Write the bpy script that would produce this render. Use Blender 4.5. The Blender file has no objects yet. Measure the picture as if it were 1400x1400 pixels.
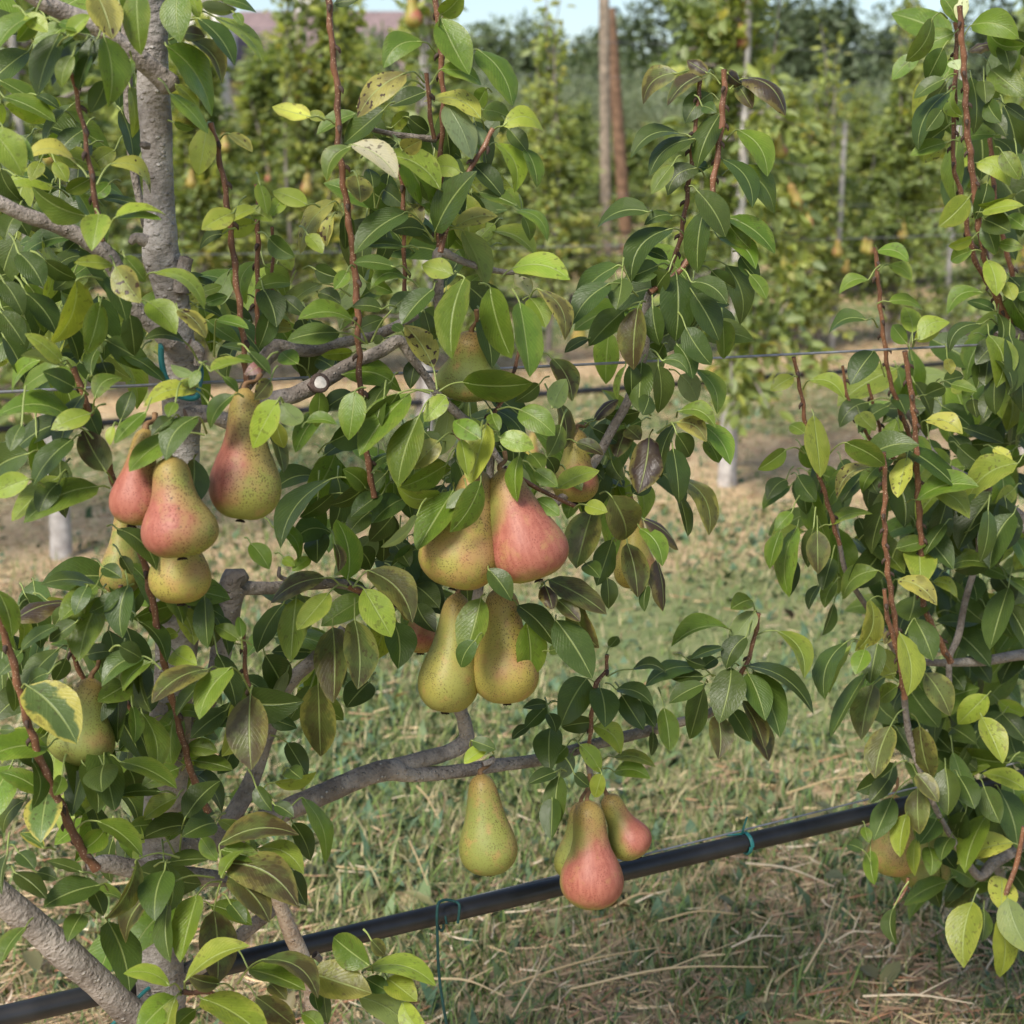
import bpy, math, random
import numpy as np
from mathutils import Vector, Matrix
R = math.radians
rng = np.random.default_rng(7)
random.seed(7)
S = bpy.context.scene
COL = S.collection

# ---------------------------------------------------------------- camera, sky, sun, exposure
CAM = np.array((0.0, 0.0, 1.25)); PITCH = R(13.3); FPX = 2044.0      # photo is 1400 px square
cam = bpy.data.cameras.new('camera'); camo = bpy.data.objects.new('camera', cam); COL.objects.link(camo)
camo.location = CAM; camo.rotation_euler = (R(90) - PITCH, 0, 0)
cam.sensor_width = 36; cam.sensor_fit = 'HORIZONTAL'; cam.lens = 36 * FPX / 1400
cam.clip_start = 0.05; cam.clip_end = 2000
cam.dof.use_dof = True; cam.dof.focus_distance = 1.50; cam.dof.aperture_fstop = 8.0
S.camera = camo
SUN_EL, SUN_AZ = R(47), R(212)          # azimuth clockwise from +Y: behind the camera, to the left
w = bpy.data.worlds.new('World'); S.world = w; w.use_nodes = True
nt = w.node_tree; bg = nt.nodes['Background']
sky = nt.nodes.new('ShaderNodeTexSky'); sky.sky_type = 'NISHITA'; sky.sun_disc = False
sky.sun_elevation = SUN_EL; sky.sun_rotation = SUN_AZ; sky.dust_density = 1.8; sky.air_density = 1.0; sky.ozone_density = 1.0
nt.links.new(sky.outputs[0], bg.inputs[0]); bg.inputs[1].default_value = 0.115
sl = bpy.data.lights.new('sun', 'SUN'); sl.energy = 2.8; sl.angle = R(19); sl.color = (1.0, 0.94, 0.85)
so = bpy.data.objects.new('sun', sl); COL.objects.link(so)
sd = Vector((math.sin(SUN_AZ) * math.cos(SUN_EL), math.cos(SUN_AZ) * math.cos(SUN_EL), math.sin(SUN_EL)))
so.rotation_euler = sd.to_track_quat('Z', 'Y').to_euler(); so.location = (-3, -6, 8)
S.view_settings.view_transform = 'Standard'; S.view_settings.look = 'None'
S.view_settings.exposure = 0.84; S.view_settings.gamma = 1.0; S.view_settings.use_curve_mapping = False
try:
    S.cycles.max_bounces = 8; S.cycles.transparent_max_bounces = 4; S.cycles.use_denoising = True
except Exception: pass

# ---------------------------------------------------------------- geometry of the orchard rows
CU = np.array((0, math.sin(PITCH), math.cos(PITCH))); CF = np.array((0, math.cos(PITCH), -math.sin(PITCH))); CR = np.array((1.0, 0, 0))
ROWA = R(25.4)
U = np.array((math.cos(ROWA), math.sin(ROWA), 0)); N = np.array((-math.sin(ROWA), math.cos(ROWA), 0))
DEP = [1.5, 5.38, 9.25, 13.1, 17.0, 20.9, 24.8, 28.7]      # where each row crosses straight ahead
def at(px, py, off=0.0, row=0):
    """point of a tree row's vertical plane (shifted by off metres across the row) along the sight line of a photo pixel"""
    d = CF * FPX + CR * (px - 700) - CU * (py - 700)
    p0 = np.array((0, DEP[row], 0)) + N * off
    return CAM + d * (np.dot(N, p0 - CAM) / np.dot(N, d))
def on_ground(px, py, z=0.0):
    d = CF * FPX + CR * (px - 700) - CU * (py - 700)
    return CAM + d * ((z - CAM[2]) / d[2])

# ---------------------------------------------------------------- object helpers
def link(o, parent=None):
    COL.objects.link(o)
    if parent is not None: o.parent = parent
    return o
def tag(o, label=None, cat=None, group=None, kind=None):
    if label: o['label'] = label
    if cat: o['category'] = cat
    if group: o['group'] = group
    if kind: o['kind'] = kind
    return o
def empty(name, loc):
    o = bpy.data.objects.new(name, None); o.empty_display_size = 0.05; o.location = Vector(loc); return link(o)
class MB:
    """collects vertices, faces, per-vertex colours and uvs and builds ONE mesh object"""
    def __init__(s): s.v = []; s.f = []; s.m = []; s.uv = []; s.a = []; s.b = []; s.n = 0
    def add(s, v, f, mat=0, uv=None, a=None, b=None):
        v = np.asarray(v, float); k = len(v)
        s.v.append(v); s.f += [tuple(i + s.n for i in q) for q in f]; s.m += [mat] * len(f)
        s.uv.append(np.zeros((k, 2)) if uv is None else uv)
        s.a.append(np.tile((.1, .1, .1), (k, 1)) if a is None else np.tile(a, (k, 1)) if np.ndim(a) == 1 else a)
        s.b.append(np.zeros((k, 3)) if b is None else np.tile(b, (k, 1)) if np.ndim(b) == 1 else b)
        s.n += k
    def mesh(s, name, mats, smooth=True, origin=None):
        me = bpy.data.meshes.new(name); V = np.vstack(s.v)
        if origin is not None: V = V - np.asarray(origin)
        me.from_pydata(V.tolist(), [], s.f)
        for m in mats: me.materials.append(m)
        me.polygons.foreach_set('material_index', s.m)
        me.polygons.foreach_set('use_smooth', [smooth] * len(s.f))
        li = np.zeros(len(me.loops), int); me.loops.foreach_get('vertex_index', li)
        me.uv_layers.new(name='UVMap').data.foreach_set('uv', np.vstack(s.uv)[li].ravel())
        for nm, arr in (('tone', s.a), ('wear', s.b)):
            at_ = me.color_attributes.new(nm, 'FLOAT_COLOR', 'POINT'); A = np.vstack(arr)
            at_.data.foreach_set('color', np.hstack((A, np.ones((len(A), 1)))).ravel())
        me.update(); return me
    def build(s, name, mats, parent=None, smooth=True, origin=None):
        o = bpy.data.objects.new(name, s.mesh(name, mats if isinstance(mats, list) else [mats], smooth, origin))
        return link(o, parent)
def unit(a): return a / (np.linalg.norm(a) + 1e-12)
def smooth_path(P, r, n=6):
    P = np.asarray(P, float); r = np.asarray(r, float)
    if len(P) < 3:
        t = np.linspace(0, 1, n + 1)[:, None]; return P[0] * (1 - t) + P[-1] * t, (r[0] * (1 - t[:, 0]) + r[-1] * t[:, 0])
    Q = np.vstack((2 * P[0] - P[1], P, 2 * P[-1] - P[-2])); rr = np.concatenate(([r[0]], r, [r[-1]])); out = []; ro = []
    for i in range(1, len(Q) - 2):
        for k in range(n):
            t = k / n; a, b, c, d = Q[i - 1:i + 3]
            out.append(.5 * (2 * b + (c - a) * t + (2 * a - 5 * b + 4 * c - d) * t * t + (-a + 3 * b - 3 * c + d) * t ** 3))
            ro.append(rr[i] * (1 - t) + rr[i + 1] * t)
    out.append(P[-1]); ro.append(r[-1]); return np.array(out), np.array(ro)
def tube(mb, P, r, seg=10, n=6, rough=0.0, mat=0, a=None, b=None, cap=True, capmat=None):
    P, r = smooth_path(P, r, n); L = np.concatenate(([0], np.cumsum(np.linalg.norm(np.diff(P, axis=0), axis=1))))
    T = np.gradient(P, axis=0); ref = np.array((0.3, -1, 0.2)); V = []; UV = []
    x = None
    for i in range(len(P)):
        t = unit(T[i]); x = unit(np.cross(t, ref)) if x is None else unit(x - t * np.dot(x, t)); y = np.cross(t, x)
        for k in range(seg + 1):
            an = 2 * math.pi * k / seg
            V.append((P[i], x * math.cos(an) + y * math.sin(an), r[i])); UV.append((k / seg, L[i]))
    base = np.array([q[0] for q in V]); dr = np.array([q[1] for q in V]); rad = np.array([q[2] for q in V])
    if rough:
        k1 = base + dr * rad[:, None]
        nz = sum(np.sin(k1 @ rng.normal(0, f, 3) + rng.uniform(0, 6)) / (1 + i * .4) for i, f in enumerate((60, 90, 130, 200, 260, 340)))
        rad = rad * (1 + rough * nz * .30)
    V = base + dr * rad[:, None]; m = seg + 1; F = []
    for i in range(len(P) - 1):
        for k in range(seg): F.append((i * m + k, i * m + k + 1, (i + 1) * m + k + 1, (i + 1) * m + k))
    mb.add(V, F, mat, np.array(UV), a, b)
    if cap:
        for e, sgn in ((0, -1), (len(P) - 1, 1)):
            ring = V[e * m:e * m + seg]; c = ring.mean(0) + unit(T[e]) * sgn * r[e] * .25
            f = [((k + 1) % seg, k, seg) if sgn < 0 else (k, (k + 1) % seg, seg) for k in range(seg)]
            mb.add(np.vstack((ring, c)), f, mat if capmat is None else capmat, np.full((seg + 1, 2), L[e]), a, b)
    return P, r
def box(mb, c, s, rz=0, mat=0, a=None):
    x, y, z = np.array(s) / 2; cs, sn = math.cos(rz), math.sin(rz)
    v = [(i * x, j * y, k * z) for k in (-1, 1) for j in (-1, 1) for i in (-1, 1)]
    v = [(p[0] * cs - p[1] * sn + c[0], p[0] * sn + p[1] * cs + c[1], p[2] + c[2]) for p in v]
    mb.add(v, [(0, 2, 3, 1), (4, 5, 7, 6), (0, 1, 5, 4), (2, 6, 7, 3), (0, 4, 6, 2), (1, 3, 7, 5)], mat, None, a)

# ---------------------------------------------------------------- materials
class NT:
    def __init__(s, name):
        s.m = bpy.data.materials.new(name); s.m.use_nodes = True; s.t = s.m.node_tree; s.p = s.t.nodes['Principled BSDF']
    def new(s, ty, **kw):
        n = s.t.nodes.new('ShaderNode' + ty)
        for k, v in kw.items(): setattr(n, k, v)
        return n
    def put(s, sock, val):
        if isinstance(val, bpy.types.NodeSocket): s.t.links.new(val, sock)
        elif val is not None:
            if sock.type == 'RGBA' and not hasattr(val, '__len__'): val = (val,) * 3 + (1,)
            if sock.type == 'RGBA' and len(val) == 3: val = tuple(val) + (1,)
            sock.default_value = val
    def math(s, op, a, b=None, c=None, clamp=False):
        n = s.new('Math', operation=op, use_clamp=clamp); s.put(n.inputs[0], a); s.put(n.inputs[1], b)
        if c is not None: s.put(n.inputs[2], c)
        return n.outputs[0]
    def mix(s, f, a, b, blend='MIX'):
        n = s.new('Mix', data_type='RGBA', blend_type=blend); s.put(n.inputs[0], f); s.put(n.inputs[6], a); s.put(n.inputs[7], b); return n.outputs[2]
    def ramp(s, f, lo, hi): 
        n = s.new('MapRange'); n.interpolation_type = 'SMOOTHSTEP'; s.put(n.inputs[0], f); s.put(n.inputs[1], lo); s.put(n.inputs[2], hi); return n.outputs[0]
    def noise(s, vec, scale, detail=3, rough=.55):
        n = s.new('TexNoise'); s.put(n.inputs['Vector'], vec); n.inputs['Scale'].default_value = scale; n.inputs['Detail'].default_value = detail; n.inputs['Roughness'].default_value = rough; return n.outputs[0]
    def voro(s, vec, scale, feature='F1', out=0):
        n = s.new('TexVoronoi', feature=feature); s.put(n.inputs['Vector'], vec); n.inputs['Scale'].default_value = scale; return n.outputs[out]
    def coord(s, k='Object'): return s.new('TexCoord').outputs[k]
    def attr(s, k):
        n = s.new('Attribute'); n.attribute_name = k; return n.outputs['Color']
    def sep(s, c):
        n = s.new('SeparateXYZ'); s.put(n.inputs[0], c); return n.outputs
    def scale3(s, v, x, y, z):
        n = s.new('Mapping'); s.put(n.inputs[0], v); n.inputs['Scale'].default_value = (x, y, z); return n.outputs[0]
    def bump(s, h, strength=.3, dist=.001):
        n = s.new('Bump'); n.inputs['Strength'].default_value = strength; n.inputs['Distance'].default_value = dist; s.put(n.inputs['Height'], h); s.put(s.p.inputs['Normal'], n.outputs[0])
    def fin(s, col, rough=.6, spec=.4):
        s.put(s.p.inputs['Base Color'], col); s.put(s.p.inputs['Roughness'], rough); s.put(s.p.inputs['Specular IOR Level'], spec); return s.m

def leaf_material(name, veins=True, trans=.28, rough=.38):
    g = NT(name); tone = g.attr('tone'); wear = g.sep(g.attr('wear')); obj = g.coord('Object')
    col = tone
    if veins:
        uv = g.sep(g.coord('UV')); du = g.math('ABSOLUTE', g.math('SUBTRACT', uv[0], .5)); v = uv[1]
        n1 = g.noise(obj, 60, 3); n2 = g.noise(obj, 260, 2)
        col = g.mix(g.math('MULTIPLY', g.ramp(n1, .3, .7), .35), col, g.mix(1, col, (1.5, 1.45, 1.3), 'MULTIPLY'))
        # bronze discolouring between the veins (wear x), yellow margin (y), brown specks (z)
        bz = g.math('MULTIPLY', g.ramp(g.math('ADD', g.noise(obj, 38, 3), g.math('MULTIPLY', v, .16)), .46, .66), wear[0], clamp=True)
        col = g.mix(bz, col, (.060, .042, .018))
        ye = g.math('MULTIPLY', g.ramp(g.math('ADD', g.math('MULTIPLY', du, 1.7), g.math('MULTIPLY', g.math('SUBTRACT', n1, .5), 1.3)), .48, .8), wear[1], clamp=True)
        col = g.mix(ye, col, (.36, .33, .07))
        sp = g.math('MULTIPLY', g.ramp(g.math('ADD', g.noise(obj, 190, 1), g.math('MULTIPLY', g.noise(obj, 45, 1), .35)), .80, .86), wear[2], clamp=True)
        col = g.mix(sp, col, (.045, .025, .012))
        vein = g.math('FRACT', g.math('ADD', g.math('MULTIPLY', g.math('SUBTRACT', v, g.math('MULTIPLY', du, .80)), 12.5), g.math('MULTIPLY', g.math('SUBTRACT', n1, .5), .9)))
        vl = g.math('MULTIPLY', g.math('SUBTRACT', 1, g.ramp(g.math('ABSOLUTE', g.math('SUBTRACT', vein, .5)), .03, .20)), g.math('MULTIPLY', g.ramp(n1, .3, .6), .17))
        col = g.mix(vl, col, g.mix(1, col, (1.9, 1.75, 1.6), 'MULTIPLY'))
        mid = g.math('SUBTRACT', 1, g.ramp(du, .012, .034))
        col = g.mix(g.math('MULTIPLY', mid, .62), col, (.30, .36, .12))
        g.bump(g.math('ADD', g.math('MULTIPLY', vl, 1.6), g.math('ADD', g.math('MULTIPLY', n2, .8), g.math('MULTIPLY', mid, -1.2))), .5, .0011)
    back = g.new('NewGeometry').outputs['Backfacing']
    col = g.mix(g.math('MULTIPLY', back, .55), col, (.17, .22, .11))
    g.fin(col, rough, .38)
    if veins: g.put(g.p.inputs['Roughness'], g.math('ADD', g.math('MULTIPLY', g.noise(obj, 90, 2), .22), rough - .1))
    tr = g.new('BsdfTranslucent'); g.put(tr.inputs[0], g.mix(1, col, (1.5, 1.5, .8), 'MULTIPLY'))
    mx = g.new('MixShader'); mx.inputs[0].default_value = trans
    g.t.links.new(g.p.outputs[0], mx.inputs[1]); g.t.links.new(tr.outputs[0], mx.inputs[2])
    g.t.links.new(mx.outputs[0], g.t.nodes['Material Output'].inputs[0]); return g.m
def bark_material(name, c1, c2, pale, lent=.6, lich=.3):
    g = NT(name); o = g.coord('Object'); uv = g.coord('UV')
    col = g.mix(g.ramp(g.noise(o, 28, 5, .65), .32, .68), c1, c2)
    col = g.mix(g.math('MULTIPLY', g.ramp(g.noise(o, 9, 4), .52, .66), lich), col, pale)
    lv = g.voro(g.scale3(uv, 9, 150, 1), 1.0); le = g.math('SUBTRACT', 1, g.ramp(lv, .10, .30))
    pick = g.ramp(g.noise(o, 70, 1), .48, .60)
    col = g.mix(g.math('MULTIPLY', g.math('MULTIPLY', le, pick), lent), col, pale)
    rg = g.noise(g.scale3(uv, 5, 90, 1), 2.0, 4)
    col = g.mix(g.math('MULTIPLY', g.ramp(rg, .5, .72), .5), col, g.mix(1, col, (.45, .42, .40), 'MULTIPLY'))
    dots = g.math('SUBTRACT', 1, g.ramp(g.voro(o, 300), .10, .26))
    col = g.mix(g.math('MULTIPLY', dots, .5), col, (.05, .04, .035))
    g.bump(g.math('ADD', g.math('MULTIPLY', le, .6), g.math('ADD', rg, g.noise(o, 160, 3))), .9, .003)
    return g.fin(col, .8, .25)
def plain(name, col, rough=.6, spec=.4, var=.25, scale=40, bump=0):
    g = NT(name); n = g.noise(g.coord('Object'), scale, 4)
    c = g.mix(g.ramp(n, .3, .7), tuple(x * (1 - var) for x in col), tuple(min(1, x * (1 + var)) for x in col))
    if bump: g.bump(n, .6, bump)
    return g.fin(c, rough, spec)

M = {}
M['leaf'] = leaf_material('leaf')
M['far_leaf'] = leaf_material('far_leaf', False, .38, .45)
M['petiole'] = plain('petiole', (.20, .245, .065), .5, .4, .2, 60)
M['bark'] = bark_material('bark', (.165, .143, .125), (.345, .315, .285), (.52, .49, .45), .8, .45)
M['branch_bark'] = bark_material('branch_bark', (.15, .125, .105), (.34, .295, .255), (.48, .44, .39), .7, .25)
M['pale_bark'] = bark_material('pale_bark', (.34, .24, .17), (.52, .43, .34), (.62, .58, .52), .6, .5)
M['back_bark'] = bark_material('back_bark', (.15, .125, .105), (.30, .265, .235), (.48, .45, .42), .5, .4)
M['grey_bark'] = bark_material('grey_bark', (.34, .31, .29), (.55, .52, .49), (.68, .66, .63), .5, .5)
g = NT('shoot_bark'); o_ = g.coord('Object'); c_ = g.mix(g.ramp(g.noise(o_, 35, 3), .3, .7), (.095, .042, .022), (.19, .085, .042))
c_ = g.mix(g.math('SUBTRACT', 1, g.ramp(g.voro(o_, 420), .12, .28)), c_, (.42, .30, .20)); g.bump(g.noise(o_, 300, 2), .4, .001); M['shoot'] = g.fin(c_, .5, .4)
M['bud'] = plain('bud', (.05, .032, .022), .7, .3, .3, 300, .001)
M['cut'] = plain('cut_wood', (.50, .465, .42), .8, .2, .12, 250, .001)
M['scar'] = plain('scar_bark', (.085, .06, .05), .9, .2, .4, 160, .002)
g = NT('pear_skin'); o_ = g.coord('Object'); gn = g.coord('Generated'); oi = g.new('ObjectInfo'); k = g.sep(oi.outputs['Color'])
gx = g.sep(gn); n1 = g.noise(o_, 22, 3); n2 = g.noise(o_, 70, 3)
base = g.mix(k[1], (.165, .205, .050), (.30, .262, .062))
base = g.mix(g.math('MULTIPLY', g.ramp(n1, .35, .68), .4), base, g.mix(1, base, (1.25, 1.0, .75), 'MULTIPLY'))
bl = g.math('ADD', g.math('ADD', g.math('MULTIPLY', g.math('SUBTRACT', gx[0], .5), 1.6), g.math('MULTIPLY', g.math('SUBTRACT', n1, .5), 1.3)), g.math('MULTIPLY', g.math('SUBTRACT', .5, g.math('ABSOLUTE', g.math('SUBTRACT', gx[2], .38))), 1.15))
bl = g.ramp(g.math('ADD', g.math('ADD', bl, -.48), g.math('MULTIPLY', g.math('SUBTRACT', k[0], 1.0), .95)), -.05, .60)
st = g.noise(g.scale3(o_, 240, 240, 50), 1, 2)
red = g.mix(g.ramp(st, .2, .8), (.27, .062, .056), (.37, .118, .095))
col = g.mix(g.math('MULTIPLY', bl, .88), base, red)
rus = g.math('MULTIPLY', g.ramp(g.math('ADD', n2, g.math('MULTIPLY', g.math('SUBTRACT', k[2], .5), .35)), .52, .76), .62)
col = g.mix(rus, col, (.34, .20, .075))
pt = g.math('MULTIPLY', g.ramp(g.math('ADD', g.noise(o_, 17, 4, .7), g.math('MULTIPLY', g.math('SUBTRACT', k[2], .5), .12)), .55, .64), .5)
col = g.mix(pt, col, (.30, .185, .075))
sc_ = g.math('MULTIPLY', g.ramp(g.noise(g.scale3(o_, 1, 1, .25), 120, 2), .70, .76), .45)
col = g.mix(sc_, col, (.20, .12, .06))
nk = g.math('MULTIPLY', g.ramp(g.math('ADD', gx[2], g.math('MULTIPLY', g.math('SUBTRACT', n2, .5), .2)), .66, .97), .72)
col = g.mix(nk, col, (.31, .185, .06))
vz = g.new('TexVoronoi'); g.put(vz.inputs['Vector'], o_); vz.inputs['Scale'].default_value = 560
vr = g.sep(vz.outputs['Color'])
dt = g.math('MULTIPLY', g.math('SUBTRACT', 1, g.ramp(vz.outputs[0], .26, .46)), g.ramp(vr[0], .05, .5))
dt = g.math('MULTIPLY', dt, g.math('ADD', .28, g.math('MULTIPLY', g.ramp(g.noise(o_, 26, 3), .38, .66), .70)))
col = g.mix(dt, col, g.mix(bl, (.085, .060, .018), (.19, .055, .035)))
bz = g.math('SUBTRACT', 1, g.ramp(g.voro(o_, 95), .06, .13)); col = g.mix(g.math('MULTIPLY', g.math('MULTIPLY', bz, g.ramp(g.noise(o_, 33, 1), .58, .64)), .8), col, (.06, .035, .02))
g.bump(g.math('ADD', g.noise(o_, 90, 2), g.math('MULTIPLY', dt, -.4)), .25, .0015); M['pear'] = g.fin(col, .50, .30)
M['stalk'] = plain('pear_stalk', (.17, .095, .045), .7, .3, .4, 150, .001)
M['calyx'] = plain('pear_calyx', (.035, .025, .018), .9, .2, .3, 200)
M['hose'] = plain('black_pipe', (.016, .016, .017), .38, .45, .35, 25, .0004)
M['wire'] = plain('zinc_wire', (.20, .205, .22), .45, .5, .25, 90)
M['tie'] = plain('tie_plastic', (.012, .125, .125), .45, .45, .2, 60)
M['cord'] = plain('cord_plastic', (.014, .062, .060), .6, .3, .25, 60)
M['post'] = plain('post_wood', (.25, .20, .15), .85, .2, .35, 14, .004)
M['post_red'] = plain('post_weathered', (.175, .105, .065), .85, .2, .35, 14, .004)
M['plaster'] = plain('plaster', (.72, .69, .63), .85, .2, .08, 3)
M['roof'] = plain('roof_tile', (.25, .185, .178), .85, .2, .18, 2.5)
M['dark'] = plain('dark_opening', (.03, .035, .04), .4, .4, .2, 2)

# ---------------------------------------------------------------- ground
def band(q):                                    # 0 on the bare strip under a tree row, 1 in the middle of an alley
    return .5 - .5 * np.cos(2 * np.pi * (q - 4.86) / 3.5)
def make_ground():
    g = NT('orchard_soil'); o = g.coord('Object'); x, y, z = g.sep(o)
    q = g.math('ADD', g.math('MULTIPLY', x, float(N[0])), g.math('MULTIPLY', y, float(N[1])))
    b = g.math('SUBTRACT', .5, g.math('MULTIPLY', g.math('COSINE', g.math('MULTIPLY', g.math('SUBTRACT', q, 4.86), 2 * math.pi / 3.5)), .5))
    n1 = g.noise(o, 1.6, 4); n2 = g.noise(o, 13, 5, .7); n3 = g.noise(o, 70, 3, .7)
    tan = g.mix(g.ramp(n2, .3, .7), (.38, .265, .15), (.55, .415, .255))
    tan = g.mix(g.math('MULTIPLY', g.ramp(n3, .45, .75), .6), tan, (.63, .48, .31))
    grn = g.mix(g.ramp(n2, .35, .65), (.12, .155, .06), (.21, .225, .10))
    gf = g.ramp(g.math('ADD', g.math('MULTIPLY', b, .72), g.math('ADD', g.math('MULTIPLY', g.math('SUBTRACT', n1, .5), 1.2), g.math('MULTIPLY', g.math('SUBTRACT', n2, .5), .9))), .18, .62)
    g.bump(g.math('ADD', n2, g.math('MULTIPLY', n3, .5)), .5, .02); m = g.fin(g.mix(gf, tan, grn), .95, .1)
    me = bpy.data.meshes.new('ground'); xs = np.concatenate(([-900, -300, -80, -30], np.linspace(-14, 18, 81), [40, 100, 300, 900])); ys = np.concatenate(([-60, -10], np.linspace(-1, 27, 71), [40, 80, 200, 500, 1200]))
    V = []; F = []
    for yy in ys:
        for xx in xs:
            V.append((xx, yy, .02 * math.sin(xx * 1.9 + yy) * math.sin(yy * 1.3 - xx * .6) - .02 if abs(xx) < 20 and yy < 28 else -.02))
    k = len(xs)
    for j in range(len(ys) - 1):
        for i in range(k - 1): F.append((j * k + i, j * k + i + 1, (j + 1) * k + i + 1, (j + 1) * k + i))
    me.from_pydata(V, [], F); me.materials.append(m); me.polygons.foreach_set('use_smooth', [True] * len(F))
    tag(link(bpy.data.objects.new('ground', me)), kind='structure')
make_ground()
PH = rng.uniform(0, 6.28, (12,)); KV = rng.normal(0, 1, (12, 2)) * np.array([.8, .8, 1.2, 1.6, 2.2, 3, 4, 5, 7, 9, 12, 15])[:, None]
def vnoise(x, y): return sum(np.sin(x * KV[i, 0] + y * KV[i, 1] + PH[i]) / (1 + .25 * i) for i in range(12)) / 3.2
def scatter(n, dmin, dmax, power=1.6):
    """points spread over the wedge of ground in front of the camera, denser near it"""
    d = dmin + (dmax - dmin) * rng.random(n) ** power
    return (rng.uniform(-.46, .46, n) * (d + .8)), d
def blades(name, n, dmin, dmax, hgt, wid, cols, keep, lying=False, power=1.6):
    x, y = scatter(n, dmin, dmax, power); q = x * N[0] + y * N[1]; kp = keep(q, vnoise(x, y)) > rng.random(n); x, y = x[kp], y[kp]; n = len(x)
    h = hgt * rng.lognormal(0, .38, n); w_ = wid * rng.uniform(.6, 1.4, n) * (1 + .1 * y); an = rng.uniform(0, 2 * np.pi, n)
    dx, dy = np.cos(an), np.sin(an); el = rng.uniform(.02, .22, n) if lying else rng.uniform(.5, 1.45, n)
    B = np.stack((x, y, np.full(n, -.02) + (rng.uniform(0, .03, n) if lying else 0)), 1)
    dr = np.stack((dx * np.cos(el), dy * np.cos(el), np.sin(el)), 1); sd_ = np.stack((-dy, dx, np.zeros(n)), 1) * w_[:, None] / 2
    bend = np.stack((dx, dy, np.full(n, -.6)), 1) * (h * rng.uniform(.05, .35, n))[:, None] if not lying else np.stack((-dy, dx, np.zeros(n)), 1) * (h * rng.normal(0, .12, n))[:, None]
    Mid = B + dr * (h * .5)[:, None]; Tip = B + dr * h[:, None] + bend
    if lying: sd_ = sd_ + np.array((0, 0, 1)) * w_[:, None] * .3
    V = np.stack((B - sd_, B + sd_, Mid - sd_ * .8, Mid + sd_ * .8, Tip + (sd_ * .5 if lying else 0)), 1).reshape(-1, 3)
    i = np.arange(n) * 5; F4 = np.stack((i, i + 1, i + 3, i + 2), 1); F3 = np.stack((i + 2, i + 3, i + 4), 1)
    C = np.array(cols)[rng.integers(0, len(cols), n)] * rng.uniform(.7, 1.3, (n, 1)); C = np.repeat(C, 5, 0)
    me = bpy.data.meshes.new(name); me.vertices.add(len(V)); me.vertices.foreach_set('co', V.ravel())
    me.loops.add(n * 7); me.polygons.add(n * 2)
    lv = np.concatenate((F4, F3), 1).ravel(); me.loops.foreach_set('vertex_index', lv)
    st = np.stack((np.arange(n) * 7, np.arange(n) * 7 + 4), 1).ravel(); me.polygons.foreach_set('loop_start', st); me.polygons.foreach_set('loop_total', np.tile((4, 3), n))
    ca = me.color_attributes.new('tone', 'FLOAT_COLOR', 'POINT'); ca.data.foreach_set('color', np.hstack((C, np.ones((len(C), 1)))).ravel())
    me.materials.append(M['blade']); me.update(); me.validate(); return tag(link(bpy.data.objects.new(name, me)), kind='stuff')
g = NT('grass_blade'); M['blade'] = g.fin(g.attr('tone'), .6, .3)
GREEN = [(.10, .16, .036), (.135, .19, .045), (.175, .21, .06), (.085, .14, .05), (.24, .235, .105), (.36, .31, .17)]
STRAW = [(.50, .36, .19), (.58, .435, .245), (.40, .28, .165), (.32, .20, .115), (.60, .49, .34), (.24, .155, .10), (.34, .17, .09)]
o = blades('grass', 240000, 1.5, 17, .040, .0028, GREEN, lambda q, n: np.clip(.44 + .50 * band(q) + .95 * n, .08, 1), power=2.3); tag(o, 'short green grass growing in patches between the tree rows', 'grass')
o = blades('straw_litter', 220000, 1.5, 17, .045, .0020, STRAW, lambda q, n: np.clip(.62 - .28 * band(q) - .8 * n, .08, 1), True, power=2.3); tag(o, 'dry cut straw and dead stalks lying on the orchard floor', 'straw')
o = blades('weed_leaves', 30000, 1.5, 12, .03, .016, [(.075, .13, .07), (.10, .15, .08), (.12, .17, .07)], lambda q, n: np.clip(.1 + .4 * band(q) + .6 * n, .01, 1)); tag(o, 'low broad leaved weeds among the grass', 'weeds')
nf = 420; fx, fy = scatter(nf, 1.7, 9, 1.6); fd = rng.normal(0, 1, (nf, 3)); fd[:, 2] *= .25
FALLEN = (np.stack((fx, fy, rng.uniform(.0, .03, nf)), 1), fd, np.tile((0, 0, 1.0), (nf, 1)) + rng.normal(0, .35, (nf, 3)), rng.uniform(.03, .07, nf), rng.uniform(.018, .035, nf), np.array([(.16, .085, .04), (.26, .13, .06), (.10, .06, .035), (.30, .22, .09), (.07, .045, .04)])[rng.integers(0, 5, nf)])
STALKS = [((0, 1230), (420, 1180)), ((700, 1345), (900, 1295)), ((780, 1352), (1050, 1322)), ((1020, 1180), (1140, 1212)), ((840, 1240), (905, 1222)), ((900, 1260), (1010, 1250)), ((1180, 1362), (1330, 1372)), ((0, 806), (135, 752)), ((590, 1338), (690, 1362)), ((1140, 1288), (1190, 1275)), ((570, 1075), (600, 1120)), ((1000, 1295), (1070, 1280)), ((560, 1150), (585, 1210)), ((880, 690), (1040, 684)), ((1075, 1085), (1200, 1060)), ((1100, 1330), (1150, 1250)), ((700, 1390), (760, 1300)), ((940, 1215), (985, 1160))]
mb = MB()
for (a_, b_) in STALKS:
    p0, p1 = on_ground(*a_, .03), on_ground(*b_, .045); L_ = np.linalg.norm(p1 - p0); md = (p0 + p1) / 2 + np.array((0, rng.normal(0, .03) * L_, .01))
    c_ = np.array(STRAW[random.choice((0, 1, 4))]); tube(mb, [p0, md, p1], [.0019, .0017, .0008], 6, 5, a=c_)
    tube(mb, [md, md + (p1 - p0) * .35 + np.array((0, .03, .015))], [.0013, .0006], 5, 4, a=c_)
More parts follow.
